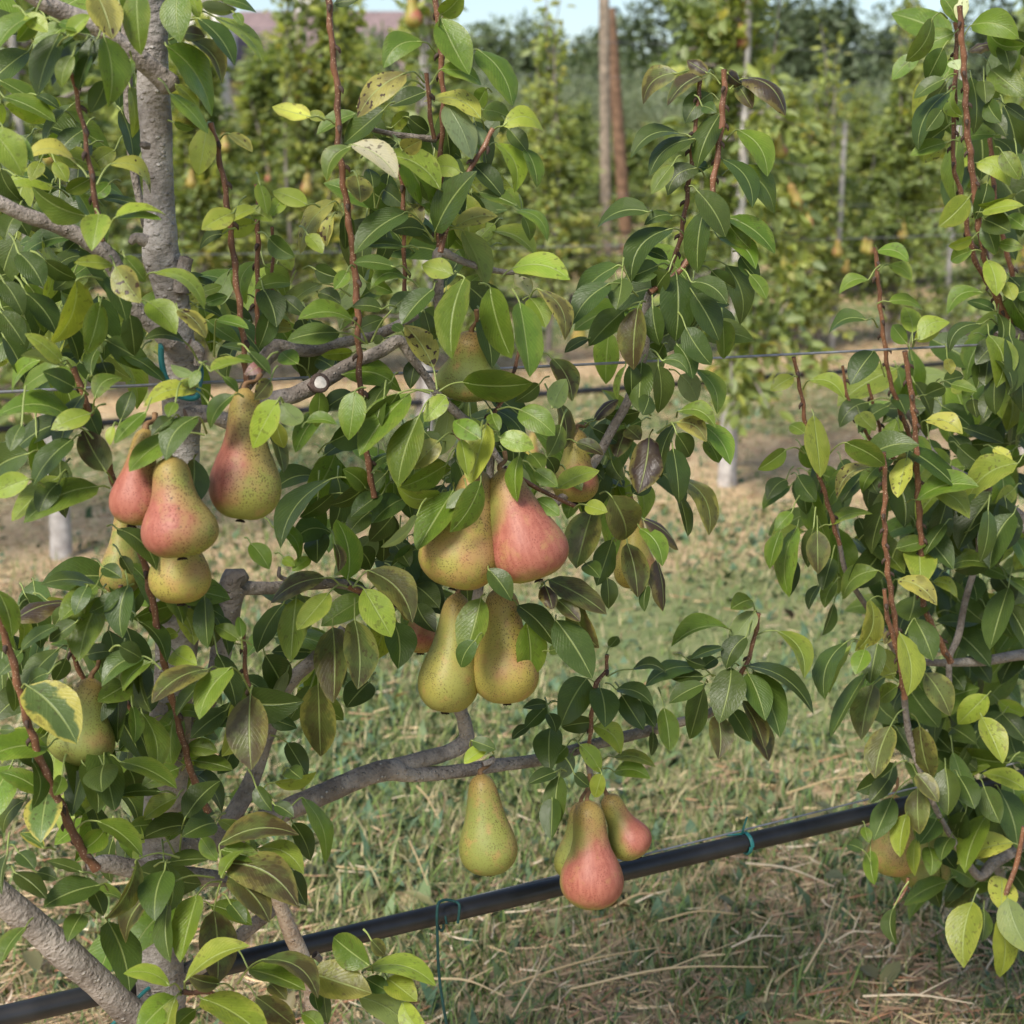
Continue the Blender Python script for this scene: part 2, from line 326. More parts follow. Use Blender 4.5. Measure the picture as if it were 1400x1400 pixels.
tag(mb.build('dry_stalks', M['blade']), 'long dry straw coloured stalks lying bent across the grass', 'dry stalks', kind='stuff')

# ---------------------------------------------------------------- leaves of the near trees
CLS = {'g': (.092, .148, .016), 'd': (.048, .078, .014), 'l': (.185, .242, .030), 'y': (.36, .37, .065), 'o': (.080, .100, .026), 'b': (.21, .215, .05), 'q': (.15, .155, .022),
       'k': (.045, .034, .028), 'v': (.085, .14, .035), 'w': (.46, .48, .29), 'u': (.14, .19, .085), 'p': (.24, .11, .10)}
WEAR = {'g': (.04, .10, .28), 'd': (.03, 0, .12), 'l': (.04, .22, .35), 'y': (.05, .6, .9), 'o': (.75, .25, .45), 'b': (.5, .7, 1), 'q': (.35, .5, .4), 'k': (1, .3, 1), 'v': (0, 1.6, .5), 'w': (0, .3, .7), 'u': (.2, .2, .5), 'p': (.5, 0, .6)}
NT_, NS_ = 11, 4
tt = np.linspace(0, 1, NT_); ss = np.linspace(-1, 1, 2 * NS_ + 1)
def add_leaf(mb, B, px_len, dir2, wpx, cls, bow, org):
    """one leaf blade from its base B; px_len, wpx: its length and breadth seen in the photo; dir2: the way it points in the picture"""
    tocam = unit(CAM - B); sc = np.linalg.norm(CAM - B) / FPX
    Lp, W = px_len * sc, wpx * sc
    a = unit(CR * dir2[0] + CU * dir2[1]); a = unit(a - tocam * np.dot(a, tocam))
    L3 = max(Lp / math.cos(R(rng.uniform(6, 24))), min(W / .60, Lp * 1.7)); dz = math.sqrt(max(0, L3 * L3 - Lp * Lp))
    sg = 1 if dir2[1] < .25 else -1
    if rng.random() < .18: sg = -sg
    e1 = unit(a * Lp + tocam * dz * sg)
    p = unit(np.cross(tocam, e1))
    if (abs(p @ CU) > .25 and p @ CU < 0) or (abs(p @ CU) <= .25 and p @ CR < 0): p = -p
    nc = unit(tocam - e1 * np.dot(tocam, e1)); W3 = max(.59 * L3, W * 1.06)
    ph = math.acos(min(1, max(.22, W / W3)))
    s = math.copysign(1, bow) if bow else (1 if (p[2] > 0) == (rng.random() < .85) else -1)
    n = unit(math.cos(ph) * nc + math.sin(ph) * s * p)
    if cls == 'u' or (cls in 'lw' and rng.random() < .12): n = -n
    side = np.cross(e1, n); bw = bow * 2.5 * sc
    q = 4 * tt * (1 - tt); camber = rng.uniform(.02, .09) * L3; droop = rng.uniform(-.02, .10) * L3
    nn = n if cls != 'u' else -n
    side_bend = rng.normal(0, .035) * L3
    C = B + np.outer(tt, e1) * L3 + np.outer(q, p) * bw + np.outer(q, nn) * camber * (0.3 if bow else 1) - np.outer(tt ** 3, nn) * droop + np.outer(q, side) * side_bend
    hw = (np.sin(np.pi * np.clip(tt, 0, 1) ** rng.uniform(.80, 1.0)) ** rng.uniform(.54, .72)) * (1 - .20 * tt ** 4); hw = hw / hw.max() * W3 / 2; hw[0] = .012 * W3; hw[-1] = .01 * W3
    fold = rng.uniform(.04, .30); curl = rng.uniform(-.2, .25); wav = rng.uniform(.01, .06); wf = rng.uniform(8, 17); wp = rng.uniform(0, 6)
    crink = 3.5 if cls in 'wy' and px_len < 60 else 1
    if cls == 'k': crink = 3; curl = rng.uniform(.6, 1.1)
    S_, T_ = np.meshgrid(ss, tt); H = hw[:, None] * np.ones_like(S_)
    lat = H * S_ * math.cos(fold); up = H * (np.abs(S_) * math.sin(fold) - curl * S_ * S_ * .6) + H * wav * crink * np.abs(S_) * np.sin(T_ * wf + wp + 2 * np.sign(S_))
    V = C[:, None, :] + lat[:, :, None] * side + up[:, :, None] * n
    uv = np.stack(((S_ + 1) / 2, T_), 2).reshape(-1, 2); m = len(ss); F = []
    for i in range(NT_ - 1):
        for k_ in range(m - 1): F.append((i * m + k_, i * m + k_ + 1, (i + 1) * m + k_ + 1, (i + 1) * m + k_))
    c = np.array(CLS[cls]) * rng.uniform(.78, 1.28) * rng.uniform(.93, 1.07, 3); wr = np.array(WEAR[cls]) * rng.uniform(.5, 1.3, 3)
    mb.add(V.reshape(-1, 3), F, 0, uv, c, wr)
    # petiole
    if org is None: org = B - e1 * .013 - tocam * .016 + np.array((0, 0, rng.normal(0, .006)))
    mid = (B + org) / 2 + np.array((0, 0, .10)) * np.linalg.norm(B - org) - (e1 * .12) * np.linalg.norm(B - org) * 0
    pc = np.array((.21, .25, .06)) * rng.uniform(.75, 1.15) if cls not in 'k' else np.array((.09, .06, .03))
    tube(mb, [org, mid, B, C[1]], [.0011, .0008, .0008, .0005], 5, 4, mat=1, a=pc, cap=False)
DATA = '''00 -8 M
21 8 0 27 9 g 3@24 10;33 18 20 48 14 d@36 20;47 22 29 44 6 d@49 20;49 30 43 47 7 d;32 12 47 17 6 g 1;52 -5 60 17 17 b@48 -8;57 20 61 53 16 g@57 18;58 44 50 60 11 d;72 32 64 50 10 g@71 28;75 -6 76 25 14 g;20 6 10 21 9 g;37 20 48 9 8 l;40 30 34 46 9 g;14 8 24 16 9 l;54 20 46 36 9 d
00 4 M
71 47 74 73 8 l@70 46;66 60 73 85 10 d@64 58;0 44 20 56 9 g;2 53 26 65 9 g;20 52 31 58 5 d;0 56 1 67 4 l;40 57 25 77 5 d 2;46 71 32 84 10 d;63 82 50 92 10 l;49 98 37 105 9 g@51 101;56 108 74 112 5 d;0 92 10 108 10 d;0 103 14 126 14 d;8 96 26 100 4 d;41 130 13 139 10 d 3;30 88 36 98 8 l;22 88 17 98 8 l;10 116 3 130 11 d;60 100 50 108 8 g
00 -9 M
-6 70 10 92 17 l;4 74 16 86 9 g;42 90 17 86 8 y 6@48 97;60 90 81 104 8 y 7@53 101;47 118 20 104 13 g@50 120;54 117 50 134 15 l@52 114;63 119 89 116 5 l 2@60 124;63 119 86 119 4 g@60 124
00 -6 M
97 -4 98 19 16 g;110 4 127 6 7 u;108 10 126 32 10 d 3@98 18;117 9 141 30 8 l 3@106 6;101 21 119 42 10 o 4@92 22;91 25 113 60 16 g 3@90 24;96 46 108 57 6 l;93 51 112 70 8 g;120 0 139 5 6 g;128 7 132 13 5 g;100 18 111 20 8 o;104 -3 108 8 7 l
00 -4 M
113 69 108 94 14 l@115 67;125 73 137 82 6 b@120 76;128 116 111 125 12 l;140 114 126 121 7 l;140 122 122 128 10 l;122 128 109 136 6 d 2;95 67 105 70 4 g
01 -9 M
42 13 29 48 15 l -3@56 13;62 5 43 3 7 l@60 8;63 6 76 24 15 b@60 0;59 11 68 34 11 d@57 8;55 25 49 52 13 g@57 23;71 32 74 54 12 d@72 27;81 25 95 40 15 l@77 24;68 0 79 13 9 g@66 -2;84 9 111 26 8 l 5@78 14;97 29 112 43 9 b@96 27;101 47 80 45 7 d 3@108 57
01 -3 M
108 28 121 33 5 d;110 20 121 16 6 g;112 26 124 22 7 g;118 35 135 39 6 g@117 55;121 49 140 53 5 g;128 56 140 58 5 g;58 46 82 60 14 d;66 53 89 68 7 d;55 35 56 52 7 d;10 -2 22 14 14 d;2 14 12 30 12 d;24 2 40 12 10 d;14 20 30 40 13 d;0 30 12 46 13 d;2 44 14 70 12 d;40 10 30 18 9 d;44 58 52 70 11 d;36 38 44 56 9 d;56 58 60 68 9 d
01 -10 M
52 78 66 66 10 g 3@51 86;66 90 72 74 10 d@64 98;34 58 17 43 9 l@39 61;35 60 14 54 7 l@39 61;33 60 14 72 10 g@39 61;41 72 25 64 12 d;44 94 2 87 13 g 7@51 100;54 126 16 141 16 g 3@60 127;40 100 18 122 12 d@44 98;58 118 46 96 16 o;16 108 -4 118 18 d;16 122 -3 130 13 l;32 124 22 140 12 d;12 92 6 106 9 d
01 -15 M
108 88 91 110 14 d 4@113 97;98 98 72 116 13 g@112 98;106 111 103 138 14 d@107 109;128 76 115 94 9 d 3@133 77;108 74 80 80 10 l 3@115 82;106 65 94 60 6 l@108 70;109 72 99 68 5 l;115 63 134 58 6 l@109 58;95 88 83 97 7 d@98 88;80 85 63 101 8 g;62 93 60 103 5 l;152 79 138 105 15 l@155 80;109 62 104 72 6 g;122 66 130 74 5 g@112 60;96 80 92 88 7 g
02 -8 M
64 9 85 30 12 d 3;54 41 25 40 8 d 3@64 52;48 40 41 55 9 d@46 58;7 60 38 49 10 k 2@4 62;37 52 30 62 9 d;66 45 50 54 9 d;70 40 66 67 15 d@68 30;-2 42 6 67 11 g;42 60 28 70 9 d@46 60;32 62 13 73 7 d;32 75 13 95 11 d;12 76 0 88 9 d;27 88 16 94 9 d;5 90 9 108 8 d;56 30 66 36 9 d;66 24 72 34 7 d
02 -12 M
15 95 40 123 25 v@12 96;79 79 57 93 12 d 3@88 86;83 82 68 97 9 g 3@88 86;65 73 78 80 11 d@60 76;114 86 85 102 13 o 4@120 86;127 85 110 112 14 g 4@137 99;137 100 137 139 23 o@138 95;131 70 118 62 9 g;132 69 131 57 6 g;0 119 7 119 5 d
02 -4 M
124 108 105 122 12 d;98 106 86 116 13 g@97 112;93 116 81 125 10 g;99 52 106 72 12 l;104 50 122 57 10 d;112 57 116 74 13 d;97 66 88 70 7 l;95 76 106 82 13 l;61 95 50 115 14 d;65 95 63 124 11 d;87 96 73 110 13 d;60 126 54 152 15 d;25 122 12 137 12 d;102 128 118 131 10 g;128 128 120 142 12 d;110 122 118 120 9 g;48 78 60 76 9 d;36 80 30 92 9 d;76 120 82 136 10 d;106 136 126 140 9 g;92 48 88 62 9 d
03 -8 M
24 14 2 2 11 g@26 15;26 14 22 36 18 v@27 12;24 44 12 36 6 v;46 0 40 24 12 d;57 -2 56 12 18 d;70 0 73 14 13 d;98 0 79 10 12 g;41 28 72 18 9 l 4@40 35;53 29 77 45 11 g@41 34;97 16 79 27 11 l@100 12;85 31 72 32 10 g@96 48;88 13 66 14 7 d;101 28 119 8 13 d@98 48;92 40 99 24 10 g;118 30 102 36 14 d;57 34 44 45 12 g;72 32 78 40 9 l;50 8 66 12 8 d;110 38 118 50 9 g;34 4 30 14 8 g
03 -12 M
55 64 28 73 14 d@59 67;45 57 27 51 6 d;8 57 24 70 10 d@5 53;4 47 0 66 6 d;20 57 30 60 7 d@8 52;75 50 60 79 9 o -3@98 49;90 65 69 92 15 o 6@117 60;108 69 98 101 14 g@120 62;117 78 119 114 20 o@121 62;90 56 85 80 18 d;92 74 92 103 10 d;59 84 70 118 18 d@58 82;45 80 38 92 11 d@52 82;14 87 2 103 8 g@18 82;50 66 56 80 9 d;10 46 18 54 9 d
03 -18 M
101 117 133 100 11 l 4@101 121;93 119 70 112 9 l 2@99 122;96 125 78 142 16 g@99 123;96 126 92 150 10 l@99 124;110 126 143 148 17 l 3@108 125;107 132 96 142 9 g@112 130;120 118 104 114 9 o
03 -14 M
120 42 160 34 14 o 3@121 58;121 45 142 50 10 g@120 58;124 52 161 72 22 o 5@122 60;125 59 147 82 16 o@122 60;121 60 132 46 6 g@120 58;126 74 134 84 9 d
10 -6 M
43 2 55 0 6 d@42 6;38 65 28 62 6 l@43 68;30 64 10 59 9 y;101 8 112 -3 11 g@100 14;101 10 115 38 18 g@100 12;91 23 71 36 14 g 5@98 29;121 27 139 55 14 g 4@113 32;82 40 57 63 14 b 4@92 45;85 44 63 58 8 l 3@92 48;101 38 123 45 9 g 3@96 46;123 65 93 54 10 y 4@125 71;104 57 118 84 15 u@103 55;119 69 126 80 8 u@125 74
10 0 M
124 60 138 64 11 g;93 50 74 57 9 d;70 60 48 78 13 d;55 62 34 73 8 g;74 70 84 62 8 l;83 64 94 72 9 d;60 64 70 76 9 d;96 76 112 86 10 d;122 78 132 64 10 u;64 103 62 92 9 d;70 104 80 112 11 d;82 98 94 110 13 d;83 112 90 122 10 b;64 82 76 78 8 d;104 90 100 102 11 g;48 117 50 136 9 d;126 48 120 58 9 g;110 108 104 116 9 l
10 -7 M
52 80 39 98 10 g 4@48 85;52 79 76 96 13 w 3@49 84;80 82 90 77 10 b@75 74;101 104 68 86 14 l 5@105 112;112 94 94 95 12 l 4@115 97;98 127 119 95 17 d@98 132;83 116 54 136 14 d 3@97 132;92 126 75 126 10 d@97 131;81 135 60 134 6 d;113 126 127 155 14 l@104 126;109 124 132 117 10 b@102 126;122 105 142 112 8 g;119 90 135 106 11 d@117 92;131 78 141 104 12 l 5@125 82;135 69 157 71 11 l 6@129 72;138 70 148 82 10 d;147 81 154 101 9 g
10 -4 M
55 96 57 110 14 b@52 94;43 110 24 138 11 b 4@47 115;42 118 38 134 7 b;28 112 10 105 10 l;7 130 20 140 11 d;142 115 160 130 7 g 3;146 118 150 131 7 g;14 108 8 118 9 l;2 100 6 116 8 l;28 128 36 138 9 l;-4 114 8 120 8 l
11 -8 M
54 36 24 35 10 g 5@61 48;46 42 18 46 12 d 2@60 48;76 6 54 3 8 d@84 10;82 12 63 17 9 g 5@90 18;73 31 89 21 10 d@63 47;97 18 80 37 12 d@99 14;104 18 98 46 10 d@104 14;108 10 91 5 12 l@112 12;69 29 53 27 8 d;50 8 43 18 8 g@54 6
11 -14 M
114 12 106 54 17 g@110 10;128 17 139 55 17 g@122 15;144 25 150 65 16 g@140 18
11 -2 M
123 34 130 60 13 d;32 7 45 12 10 d;36 15 15 30 9 l 2@52 22;4 18 11 37 15 d;19 15 0 18 9 g@22 8;13 0 19 7 8 l;20 40 3 40 8 b;23 59 14 52 11 g@30 67;42 61 33 56 11 d@35 65;53 53 36 54 7 l;80 41 75 37 6 g;70 45 64 47 5 l;8 30 2 50 12 d;56 40 70 34 9 d;88 56 84 72 10 d;34 20 46 26 9 d;14 22 26 32 9 d;60 14 74 20 9 g;92 30 96 44 8 d
11 -10 M
97 61 82 37 15 b@99 73;113 69 151 69 18 g@100 74;84 75 57 108 18 g 3@97 74;78 75 53 95 13 d@95 75;54 74 50 100 15 g@60 72;89 88 76 125 19 g 2@97 77;104 77 92 90 11 l@99 76;100 101 85 116 13 b@110 98;104 114 80 127 12 g@109 105;101 130 77 126 11 l -4@104 128;70 78 66 102 9 d
11 -13 M
123 100 108 90 13 g@124 90;122 100 107 95 6 p@124 90;112 100 116 120 10 l@112 96;126 92 117 124 16 l@127 90;129 86 133 95 8 g;133 99 152 105 12 l@130 96;123 123 107 151 15 g@123 118;108 128 88 160 17 g@108 124;115 127 104 138 8 u@114 122
11 -3 M
41 122 13 157 13 d 4@52 122;64 118 41 136 10 d -3@68 118;60 127 49 117 12 g;71 119 59 132 10 d;69 130 52 142 11 d;80 133 64 145 14 d;42 130 24 143 8 d@54 132;86 110 74 124 12 d;92 96 100 108 10 d;84 118 88 132 10 d
11 -12 M
14 80 24 92 12 l@13 79;27 91 44 92 7 g 2@25 94;11 91 15 105 9 l@13 88;9 96 15 118 8 o;8 68 0 78 10 b;5 58 -6 65 7 p;-4 52 8 64 6 d
12 -8 M
50 37 44 4 16 g@52 40;43 17 46 32 6 o;61 32 86 59 19 o 4@54 40;59 42 74 68 18 l@53 41;40 44 23 64 13 l@50 41;38 36 8 49 12 o 3@46 40;22 47 19 81 16 g;42 63 42 103 19 o@42 58;54 59 57 95 19 o@54 47;34 94 34 134 20 o@34 88
12 0 M
75 60 78 84 18 d;87 40 100 52 14 d;88 50 98 65 13 d;75 48 90 61 9 k;15 50 0 75 12 d;5 78 16 98 17 d;17 87 8 111 7 u;30 95 18 115 10 d;62 93 50 106 15 d;17 126 28 144 11 d@8 122;-3 17 7 31 11 g@-6 14;9 8 24 28 8 g 5;41 11 20 18 14 d 6;15 25 21 29 6 l;33 12 33 27 14 d;62 0 50 12 12 d;75 2 62 16 12 d;88 20 74 30 11 d;8 113 22 118 9 d;30 25 20 32 7 l;56 20 64 32 12 d;30 52 24 66 12 d;46 70 52 80 12 d;76 18 84 30 12 d
12 -13 M
123 47 113 80 18 g@125 45;120 70 112 85 11 d;127 31 140 48 13 d@128 26;118 125 131 130 8 d@117 128;126 129 114 137 8 l@130 132;88 2 70 20 6 u -2
13 -12 M
25 16 39 50 10 g 3@14 29;20 30 30 50 11 d;18 0 25 6 10 d;10 8 32 4 7 l;0 10 8 23 9 d;1 44 25 57 12 l 5@-6 50;20 56 27 74 12 d;10 20 20 26 8 d
13 -17 M
3 105 32 124 12 o 5@-10 118;-4 110 25 120 12 g;0 125 20 142 14 o;30 112 61 122 20 q@27 110;62 108 42 93 17 g@64 112;63 94 70 102 8 o;60 110 96 118 12 l 5@58 112;72 115 87 127 14 l;60 115 72 122 10 d;56 125 86 145 15 l 4@50 124;80 128 92 145 12 l;37 123 38 138 7 d;32 122 34 132 7 d;25 134 36 144 9 g@24 122;8 118 16 126 9 o
20 -3 M
91 40 73 56 12 o 5@104 42;108 40 86 55 8 o 3@114 46;107 40 96 33 8 k@110 40;118 40 126 46 8 k;126 43 149 60 10 k 6@119 49;124 47 131 58 9 o;109 51 96 66 13 d 3@113 55;104 58 111 61 7 d;114 62 101 88 13 d@115 68;92 73 66 84 9 d 5@98 75;100 76 77 95 10 d 5@99 80;88 90 77 105 9 g;102 92 86 106 12 d 5@106 98;107 92 100 90 7 d;123 71 139 95 13 g 5@117 77;115 87 131 112 11 d 4@112 85;123 92 143 116 14 g 5@115 96;105 115 102 148 14 d@106 110;101 104 117 128 15 d;118 119 143 138 11 g 4@110 124;117 120 130 135 12 g;113 130 133 146 10 g 3;75 116 47 124 10 d 5@78 118;88 118 73 122 7 d 2;88 125 65 151 14 d 6@97 133;73 137 85 142 6 d
21 -8 M
0 7 31 13 14 l 4@-6 12;8 10 18 3 7 l@4 11;14 18 29 45 11 b 7@9 25;10 23 18 38 13 g;10 22 2 9 8 w@6 24
21 -6 M
59 5 33 36 11 d 6@66 18;54 15 33 36 14 d 2@69 22;61 30 42 48 14 d@72 25;42 45 29 53 6 d;69 28 65 61 16 o@73 25;90 10 90 45 20 d@88 4;77 27 80 48 12 d;98 14 117 26 11 d 3;99 20 114 45 15 d;95 39 109 59 14 d;117 5 126 37 14 d 5@105 3;130 10 139 23 8 g;125 0 135 12 10 d;109 8 122 18 10 d;115 35 116 56 11 g;83 48 79 56 12 d;90 48 99 66 11 d;80 5 62 12 12 d;60 12 57 28 13 d;86 8 78 20 11 d
21 -7 M
71 58 69 84 14 d@73 54;65 59 66 78 10 d;62 60 57 78 4 g;80 60 80 86 12 d;82 57 96 64 8 d 3;92 65 101 80 13 u@86 62;101 62 112 86 10 g 4;75 76 72 86 10 d;91 85 111 93 10 g 5@90 88;90 91 106 101 11 b 4@80 97;104 92 119 114 12 g 3;106 100 113 113 10 g;75 99 69 129 20 k@77 95;89 92 80 120 9 d@79 97;90 97 98 110 12 d;88 105 92 135 13 d;88 120 109 150 12 q 6@78 121;91 130 96 153 7 d
21 0 M
63 94 70 100 10 o;63 94 57 110 12 o;44 94 58 102 10 d;70 85 49 87 9 d;45 90 58 78 7 k;35 102 50 108 8 o;50 107 25 112 8 l 3@60 125;22 56 33 79 13 o 3@17 53;26 80 30 105 9 o;15 70 2 80 9 d;19 110 24 120 8 d;54 110 60 122 10 d;66 130 76 124 10 d;40 112 50 122 10 d;30 118 38 128 9 g;84 100 82 116 9 d
21 -12 M
25 127 48 117 11 l 2@15 126;4 84 23 97 15 g 3@-8 84;27 92 19 110 11 g;22 83 30 67 12 l@18 70;4 109 2 134 10 g;10 108 17 117 10 g;12 117 25 126 10 g;13 133 26 142 10 g;40 136 52 140 9 l@34 138
22 -9 M
44 -1 35 30 20 o@42 -4;54 -9 64 17 21 o@48 -10;55 15 47 40 13 d;52 36 53 53 10 d;63 17 69 46 15 o;70 9 83 28 11 g 4;80 10 83 25 8 d;79 26 83 54 8 k;72 4 92 20 7 k;74 40 72 54 6 d;63 28 68 42 8 d;40 28 48 36 10 d
22 -12 M
20 37 52 54 14 o 2@15 42;3 51 24 72 14 d@0 48;8 60 9 92 18 g@5 58;24 59 44 90 20 d@24 57;33 48 47 74 14 o;25 48 37 60 10 o;18 40 22 53 10 k;20 76 28 74 6 d
22 -3 M
41 91 28 116 18 d@46 94;48 96 51 116 16 d;57 97 77 105 9 d 3;60 100 72 118 13 d;70 103 78 117 10 d;45 115 27 118 10 d;44 117 60 132 12 l 3@36 126;21 118 20 140 16 d@17 107;19 106 7 118 9 d;20 105 6 107 6 d;10 117 0 124 6 d;20 110 24 120 8 d;37 127 48 142 10 l;56 134 78 138 7 l 2;56 142 75 145 10 g 3;30 128 20 138 9 g;33 132 25 145 10 u;77 120 76 133 5 d;83 107 86 130 12 g@80 96;66 86 84 88 7 d 3@52 90;53 74 58 68 6 g@51 80
22 -5 M
101 85 73 93 10 d 3@110 90;105 94 86 103 10 d@107 93;105 90 87 91 8 d;105 96 97 124 13 d@106 94;120 85 113 114 19 d@124 84;112 111 113 134 14 o;120 108 130 125 11 d;126 103 138 128 10 o;131 110 140 135 12 o;119 64 88 72 10 g 5@120 66;131 48 120 53 11 g@133 54;133 54 120 73 12 l@134 56;128 68 117 85 12 d;116 74 98 80 6 d;112 80 104 86 8 d;95 80 106 84 7 d;127 84 163 109 9 d 6@126 86;132 87 147 121 16 d;129 88 138 113 15 d;145 65 160 89 11 l 5@134 67
22 -6 M
26 144 25 170 13 d@27 140;22 156 21 178 12 d@26 142;24 142 9 148 8 d;34 143 42 150 7 d;49 143 45 156 9 l@46 140
30 0 R
95 -2 103 11 9 g@106 12;107 -3 105 10 7 w@106 12;90 10 78 30 10 g -3@98 10;102 18 83 27 11 g;111 14 134 20 14 g 5@107 20;120 16 138 24 11 g -3;123 24 112 27 5 k;128 24 132 37 10 d;96 26 88 42 12 d;83 30 70 42 9 g;97 43 82 52 8 d;101 33 104 38 7 w;106 64 103 49 7 l -4;99 50 83 77 11 d 4;95 60 88 70 9 d;111 42 113 70 11 d;118 44 119 55 9 d;122 38 138 50 14 g;120 55 127 66 10 d;129 57 141 65 6 d;117 64 129 74 9 d 2;125 74 107 76 8 g;98 78 80 84 8 g;97 70 84 80 11 d;95 80 86 88 7 y
30 -3 R
114 89 131 100 11 l 4@110 91;110 108 96 122 13 l@112 106;128 83 137 97 10 g;136 84 140 95 9 d;120 100 114 118 10 d;136 106 118 112 5 g;117 116 137 113 7 l;118 120 131 126 12 d;131 118 141 125 9 g;118 122 124 138 10 d;126 133 138 135 7 g;112 130 100 134 6 l;112 137 101 142 9 g;60 137 76 143 8 g 3@58 134
31 -3 R
66 5 78 13 8 l 3@60 8;55 13 40 19 7 g 3;66 25 84 28 6 g 2;54 35 34 42 8 d 4@60 39;79 42 75 28 11 l@79 48;82 46 98 37 11 l 3@79 50;80 46 94 37 10 l@79 50;76 48 68 38 9 g;58 52 46 68 14 d@64 66;23 68 41 78 9 l 5@19 73;14 66 2 73 9 l@16 66;25 87 29 120 13 l@24 84;20 97 12 92 8 g;10 106 -4 117 9 g@20 108;42 102 63 115 13 g@33 109;58 115 38 131 8 b 5@63 119;76 110 71 131 11 y;80 108 70 113 9 o;86 90 105 97 10 y 4@82 96;88 127 109 142 12 l 4@84 129
31 6 R
95 82 112 95 10 d;107 94 127 102 8 d;70 76 75 85 10 d;55 80 40 92 11 d 4@68 79;66 82 50 95 10 d;31 123 30 151 17 d@30 121;10 122 0 133 10 d;12 126 -3 137 9 g;73 135 57 141 11 l 4;50 86 58 94 10 l;66 100 60 108 9 d;74 98 74 112 10 d;86 76 96 72 9 d;96 68 106 66 9 d;100 72 112 72 8 l;88 100 92 120 10 d;100 98 108 112 11 d;104 104 118 116 11 d;40 112 46 122 10 d;54 118 60 130 10 d;18 104 26 116 11 g;90 130 82 140 11 d;118 116 112 130 10 d;16 120 26 134 12 d
31 -2 R
120 2 125 20 11 l@118 0;130 14 134 23 8 l;118 20 100 30 9 g 4@122 22;117 37 100 50 8 d 4@126 38;124 30 110 25 6 d;130 40 141 25 13 d;128 45 115 58 12 d;121 53 119 70 12 d;133 50 133 76 11 d;126 60 124 85 11 d;115 58 114 72 9 d;100 70 113 74 6 g;98 56 100 64 6 y;123 105 133 112 6 y;135 127 126 135 9 l;136 40 142 60 11 d;122 74 118 88 10 d;138 60 140 84 11 d;112 78 114 88 8 d
32 -2 R
13 0 4 10 8 g;16 8 9 45 12 g;13 25 12 45 12 d;7 10 0 30 9 g;25 8 22 30 8 d;27 10 28 33 13 o;35 25 30 42 10 d;28 40 22 53 6 d;37 38 31 52 8 g;36 50 30 67 6 d;34 7 56 0 7 l 2;65 -6 56 22 12 d@66 -8;60 32 41 47 12 g 5@66 38;70 20 88 15 9 g@68 25;83 19 84 38 17 l@83 16;71 37 91 49 11 b 4@67 41;90 38 103 46 7 l 3;96 32 122 30 8 g 4@92 38;80 46 77 59 18 d;56 48 48 75 12 q -4@63 47
32 -6 R
72 66 78 98 14 l@71 64;68 65 64 72 6 o;80 58 90 79 15 d@75 67;43 71 30 100 12 d 4@50 70;45 73 32 97 6 l;60 72 56 93 13 d@63 71;53 75 48 88 10 g;58 94 51 123 15 o@70 88;54 88 35 122 8 d;71 95 60 103 10 g;86 88 99 110 15 o@82 87;120 100 105 116 13 l@122 98;117 112 128 134 13 l@116 110;67 117 58 143 15 o@74 108;83 117 88 145 14 o@78 110
32 8 R
140 10 122 28 12 l;147 16 136 30 11 l;145 45 118 55 11 u;144 50 126 76 16 g;142 72 128 92 13 d;137 88 119 105 14 g;97 61 120 82 14 d@92 62;92 60 114 60 7 d;110 78 121 92 10 d;110 35 114 47 11 d;126 103 140 110 10 l;93 130 112 140 14 d;101 118 112 125 12 d;113 125 120 140 13 d;132 120 140 140 11 d;90 12 105 25 11 d;98 0 97 17 12 d;49 3 55 20 10 d;78 98 92 116 16 d;60 104 70 114 12 d;70 118 80 134 12 d;94 84 106 96 12 d;104 48 118 60 12 d;124 34 134 46 12 d;90 120 100 130 11 d;128 110 140 124 11 d
33 -4 R
70 -2 50 12 14 d@76 -4;68 16 58 38 13 d@79 5;66 6 56 18 10 d;81 3 92 17 10 o;82 11 82 34 13 o@82 6;97 0 98 24 14 d;76 25 72 47 10 l@78 20;81 38 79 57 7 l;88 43 89 57 10 g;53 32 55 40 6 g;52 45 44 42 7 d;56 45 57 62 8 g;92 28 83 40 12 d;100 38 95 50 10 d;104 4 112 20 13 d;118 10 126 28 13 d;108 24 104 38 12 d
33 -8 R
134 41 106 51 13 y 3@139 44;141 12 120 4 10 l@143 14;127 78 128 60 15 y@128 80;112 73 107 105 18 l@115 66;127 80 127 111 13 l@128 72;118 77 117 93 9 d;131 71 142 98 16 l@130 70;69 76 69 94 8 d -2@77 62
33 3 R
100 55 112 62 12 g;113 64 98 75 10 o;105 62 98 72 9 d;98 62 75 73 11 g;128 30 138 42 12 d;122 46 134 52 12 d;92 10 86 26 12 d;120 20 112 34 12 d;96 44 102 54 11 d;132 56 140 66 10 d'''
def pear_tree(base, label):
    return tag(empty('pear_tree', base), label, 'pear tree', 'pear trees in the orchard')
def world(tree): return np.array(tree.location)
main_tree = pear_tree(at(222, 1400) * np.array((1, 1, 0)), 'near pear tree with grey trunk, pruned branches and bunches of red and yellow pears')
right_tree = pear_tree(at(1440, 1200, .06) * np.array((1, 1, 0)), 'leafy pear tree cut off by the right edge with tall red brown shoots')
